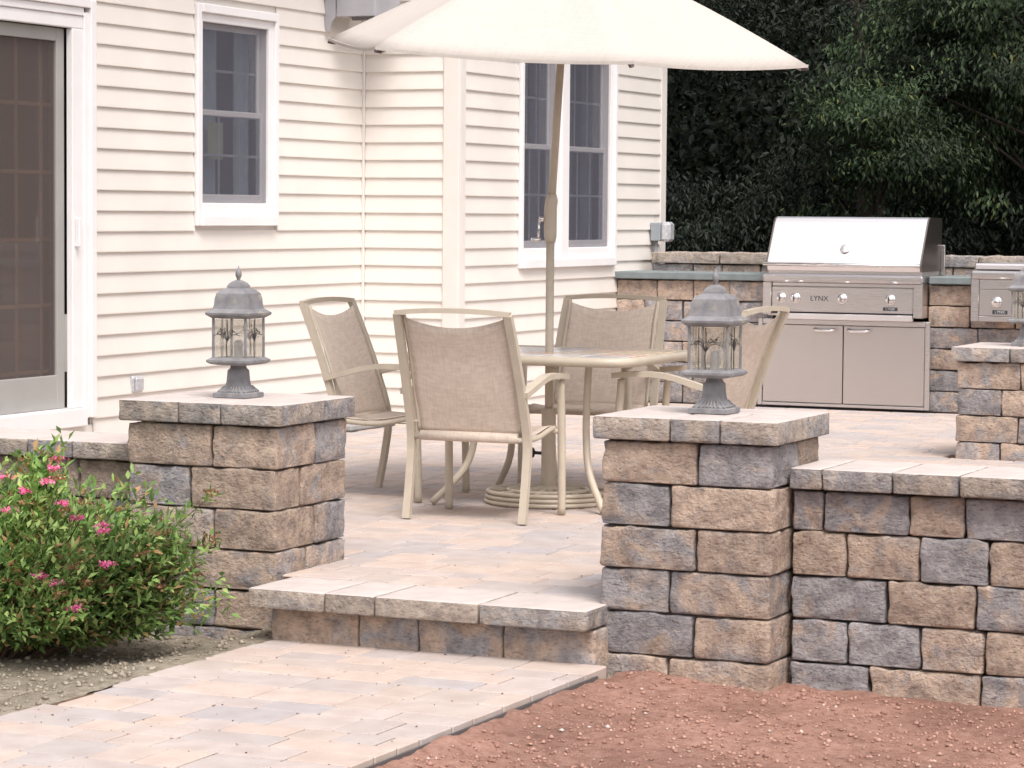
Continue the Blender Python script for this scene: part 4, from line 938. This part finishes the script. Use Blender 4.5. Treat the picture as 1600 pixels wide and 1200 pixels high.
for i in range(tw_n):
    m = rng.integers(34, 48); s = rng.uniform(.40, 1.02, m)[:, None]; ax_ = tipP[i] - root[i]; al = ax_ / np.linalg.norm(ax_)
    p = root[i] + ax_ * s + rng.normal(size=(m, 3)) * .016; u = unit(m); dd = u - (u @ al)[:, None] * al; dd = dd + al * .75 + np.array([0, 0, .1])
    Ps.append(p); Ds.append(dd); Ns.append(np.array([0, 0, 1.]) + .6 * unit(m)); Ls.append(rng.uniform(.028, .054, m)); Ws.append(rng.uniform(.013, .022, m))
V, F = leaf_cloud(np.concatenate(Ps), np.concatenate(Ds), np.concatenate(Ns), np.concatenate(Ls), np.concatenate(Ws))
obj('foliage', big_mesh('foliage', V, F), M_BUSH, bush)['kind'] = 'stuff'
st = MB()
for i in range(0, tw_n, 4):
    a = Vector(root[i]); b = Vector(tipP[i]); st.tube([a, a.lerp(b, .5) + Vector((0, 0, .03)), a.lerp(b, .97)], .004, 4, taper=[1, .7, .3])
obj('stems', st, M_STEM, bush)
def floret(c, r, n):                                        # a flat cluster of tiny petals
    P = c + rng.normal(size=(n, 3)) * np.array([r, r, r * .35]); return leaf_cloud(P, unit(n) + np.array([0, 0, .6]), unit(n), rng.uniform(.008, .014, n), rng.uniform(.007, .011, n))
def wpx(x, z, y): return np.array([x - BU[0], y - BU[1], z - BU[2]])
fl = [(-5.53, .47, 8.40), (-5.52, .44, 8.36), (-5.60, .36, 8.30), (-5.67, .34, 8.2), (-5.45, .32, 8.32), (-5.37, .28, 8.28), (-5.25, .26, 8.26), (-5.22, .245, 8.22), (-5.60, .30, 8.2), (-5.20, .13, 8.2), (-5.42, .085, 8.12), (-5.35, .065, 8.12), (-5.27, -.02, 8.12), (-5.83, .09, 8.1), (-5.50, .40, 8.3), (-5.72, .40, 8.35), (-6.1, .3, 8.2), (-6.3, .2, 8.2)]
for (x, z, y) in fl:
    V, F = floret(wpx(x, z, y), .0125, 60); obj('flower', big_mesh('flower', V, F), M_PINK, bush)
SP = []
for q in range(70):
    i = rng.integers(0, tw_n); 
    if tipP[i][2] > .2: SP.append(floret(tipP[i] + np.array([0, -.01, .012]), .014, 34))
off = 0; VV, FF = [], []
for V, F in SP: VV.append(V); FF.append(F + off); off += len(V)
obj('spent_blooms', big_mesh('spent', np.concatenate(VV), np.concatenate(FF)), M_SPENT, bush)['kind'] = 'stuff'
# trees
def tree(name, label, x, y, h, crown, clumps, per, m, lsz, trunk_r=.12, droop=.5, zmin=.3, shell=.55, spread=1.0, group='trees in the wood behind the back wall'):
    z0 = -.40 + float(sstep(np.array((y - 26) / 14))) * 8
    t = thing(name, label, 'tree', (x, y, z0), group=group)
    cz, rx, ry, rz = crown
    tk = MB(); lean = random.uniform(-.2, .2)
    tk.tube(arc([(0, 0, -.1), (lean * .3, .05, h * .3), (lean, 0, h * .5), (lean * 1.2, .1, h * .70)], 4), trunk_r, 8, taper=[1 - .8 * i / 12 for i in range(13)])
    nm = max(8, clumps // 9)                                # branch masses, each a flat spray of clumps with dark gaps between
    mc = unit(nm) * (shell + (1 - shell) * rng.random((nm, 1)) ** .6) * np.array([rx, ry, rz])
    c = np.repeat(mc, 9, 0) + rng.normal(size=(nm * 9, 3)) * np.array([.30, .30, .11]) * spread; c[:, 2] -= .35 * ((c - np.repeat(mc, 9, 0))[:, :2] ** 2).sum(1)
    c = c + np.array([lean, 0, cz]); c = c[c[:, 2] > zmin]
    for q in c[::max(1, len(c) // 14)]:
        s0 = Vector((lean * .8, 0, max(.5, min(h * .8, q[2] - .5)))); e = Vector(q); tk.tube([s0, s0.lerp(e, .5) + Vector((0, 0, .18)), e], trunk_r * .16, 5, taper=[1, .6, .2])
    obj('trunk', tk, M_BARK, t, smooth=True)
    nC = len(c); P = np.repeat(c, per, 0) + rng.normal(size=(nC * per, 3)) * np.array([.15, .15, .07]) * spread
    outd = P - np.array([lean, 0, cz]); outd /= np.linalg.norm(outd, axis=1, keepdims=True)
    D = outd * .5 + unit(len(P)) * .8 + np.array([0, 0, -droop]); Nn = np.array([0, 0, 1.]) + outd * .5 + unit(len(P)) * .6
    ln = lsz * rng.uniform(.7, 1.35, len(P)); V, F = leaf_cloud(P, D, Nn, ln, ln * rng.uniform(.26, .42, len(P)))
    obj('crown', big_mesh('crown', V, F), m, t)
    return t
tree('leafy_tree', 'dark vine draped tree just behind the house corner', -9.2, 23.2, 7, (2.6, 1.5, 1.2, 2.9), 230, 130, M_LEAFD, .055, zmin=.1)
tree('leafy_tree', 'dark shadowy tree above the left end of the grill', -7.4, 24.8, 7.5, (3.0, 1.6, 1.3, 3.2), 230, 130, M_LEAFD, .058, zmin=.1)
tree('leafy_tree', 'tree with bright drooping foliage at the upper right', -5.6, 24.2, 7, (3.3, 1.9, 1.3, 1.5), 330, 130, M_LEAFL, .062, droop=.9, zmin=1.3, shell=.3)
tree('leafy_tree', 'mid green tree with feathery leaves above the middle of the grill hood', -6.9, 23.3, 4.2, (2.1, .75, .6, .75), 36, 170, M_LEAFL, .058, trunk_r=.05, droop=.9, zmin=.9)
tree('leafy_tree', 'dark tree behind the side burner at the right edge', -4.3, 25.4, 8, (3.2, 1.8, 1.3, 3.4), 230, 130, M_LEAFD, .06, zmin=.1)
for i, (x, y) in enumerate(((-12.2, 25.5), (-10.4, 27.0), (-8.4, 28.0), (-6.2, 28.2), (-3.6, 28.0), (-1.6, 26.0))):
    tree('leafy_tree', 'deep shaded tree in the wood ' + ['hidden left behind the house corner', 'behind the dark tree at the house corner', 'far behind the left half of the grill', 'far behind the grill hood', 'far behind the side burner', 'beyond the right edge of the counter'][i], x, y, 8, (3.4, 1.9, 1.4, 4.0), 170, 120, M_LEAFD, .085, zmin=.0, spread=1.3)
for i, (x, y, s) in enumerate(((-9.6, 22.0, .8), (-8.3, 22.2, .7), (-7.0, 22.3, .62), (-5.7, 22.1, .7), (-4.4, 22.2, .75))):
    t = thing('understory_shrub', ['low dark shrub by the house corner behind the back wall', 'low dark shrub behind the back wall left of the grill hood', 'low dark shrub hidden behind the grill hood', 'low dark shrub behind the right end of the grill hood', 'low dark shrub behind the side burner'][i], 'shrub', (x, y, -.4), group='shrubs behind the back wall')
    n = 9000; P = unit(n) * (rng.random((n, 1)) ** .4) * np.array([.85, .55, .95 * s]) + np.array([0, 0, .95 * s]); ln = .055 * rng.uniform(.7, 1.3, n)
    V, F = leaf_cloud(P, unit(n) + np.array([0, -.2, -.3]), unit(n) + np.array([0, -.3, .8]), ln, ln * .5); obj('crown', big_mesh('crown', V, F), M_LEAFD, t)
    tk = MB(); [tk.tube([(0, 0, -.05), (math.cos(a) * .25, math.sin(a) * .2, .9 * s)], .018, 5) for a in (0, 1.3, 2.6, 4, 5.2)]; obj('trunk', tk, M_BARK, t)

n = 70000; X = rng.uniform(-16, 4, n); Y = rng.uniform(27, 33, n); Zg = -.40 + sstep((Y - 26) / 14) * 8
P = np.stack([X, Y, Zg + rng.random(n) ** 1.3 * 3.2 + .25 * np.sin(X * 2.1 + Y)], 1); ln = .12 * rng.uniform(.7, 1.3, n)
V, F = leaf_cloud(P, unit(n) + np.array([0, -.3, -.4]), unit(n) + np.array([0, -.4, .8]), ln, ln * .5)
tag(obj('woodland', big_mesh('woodland', V, F), M_LEAFD), 'dark mass of undergrowth on the added slope behind the trees', 'woodland', kind='stuff')
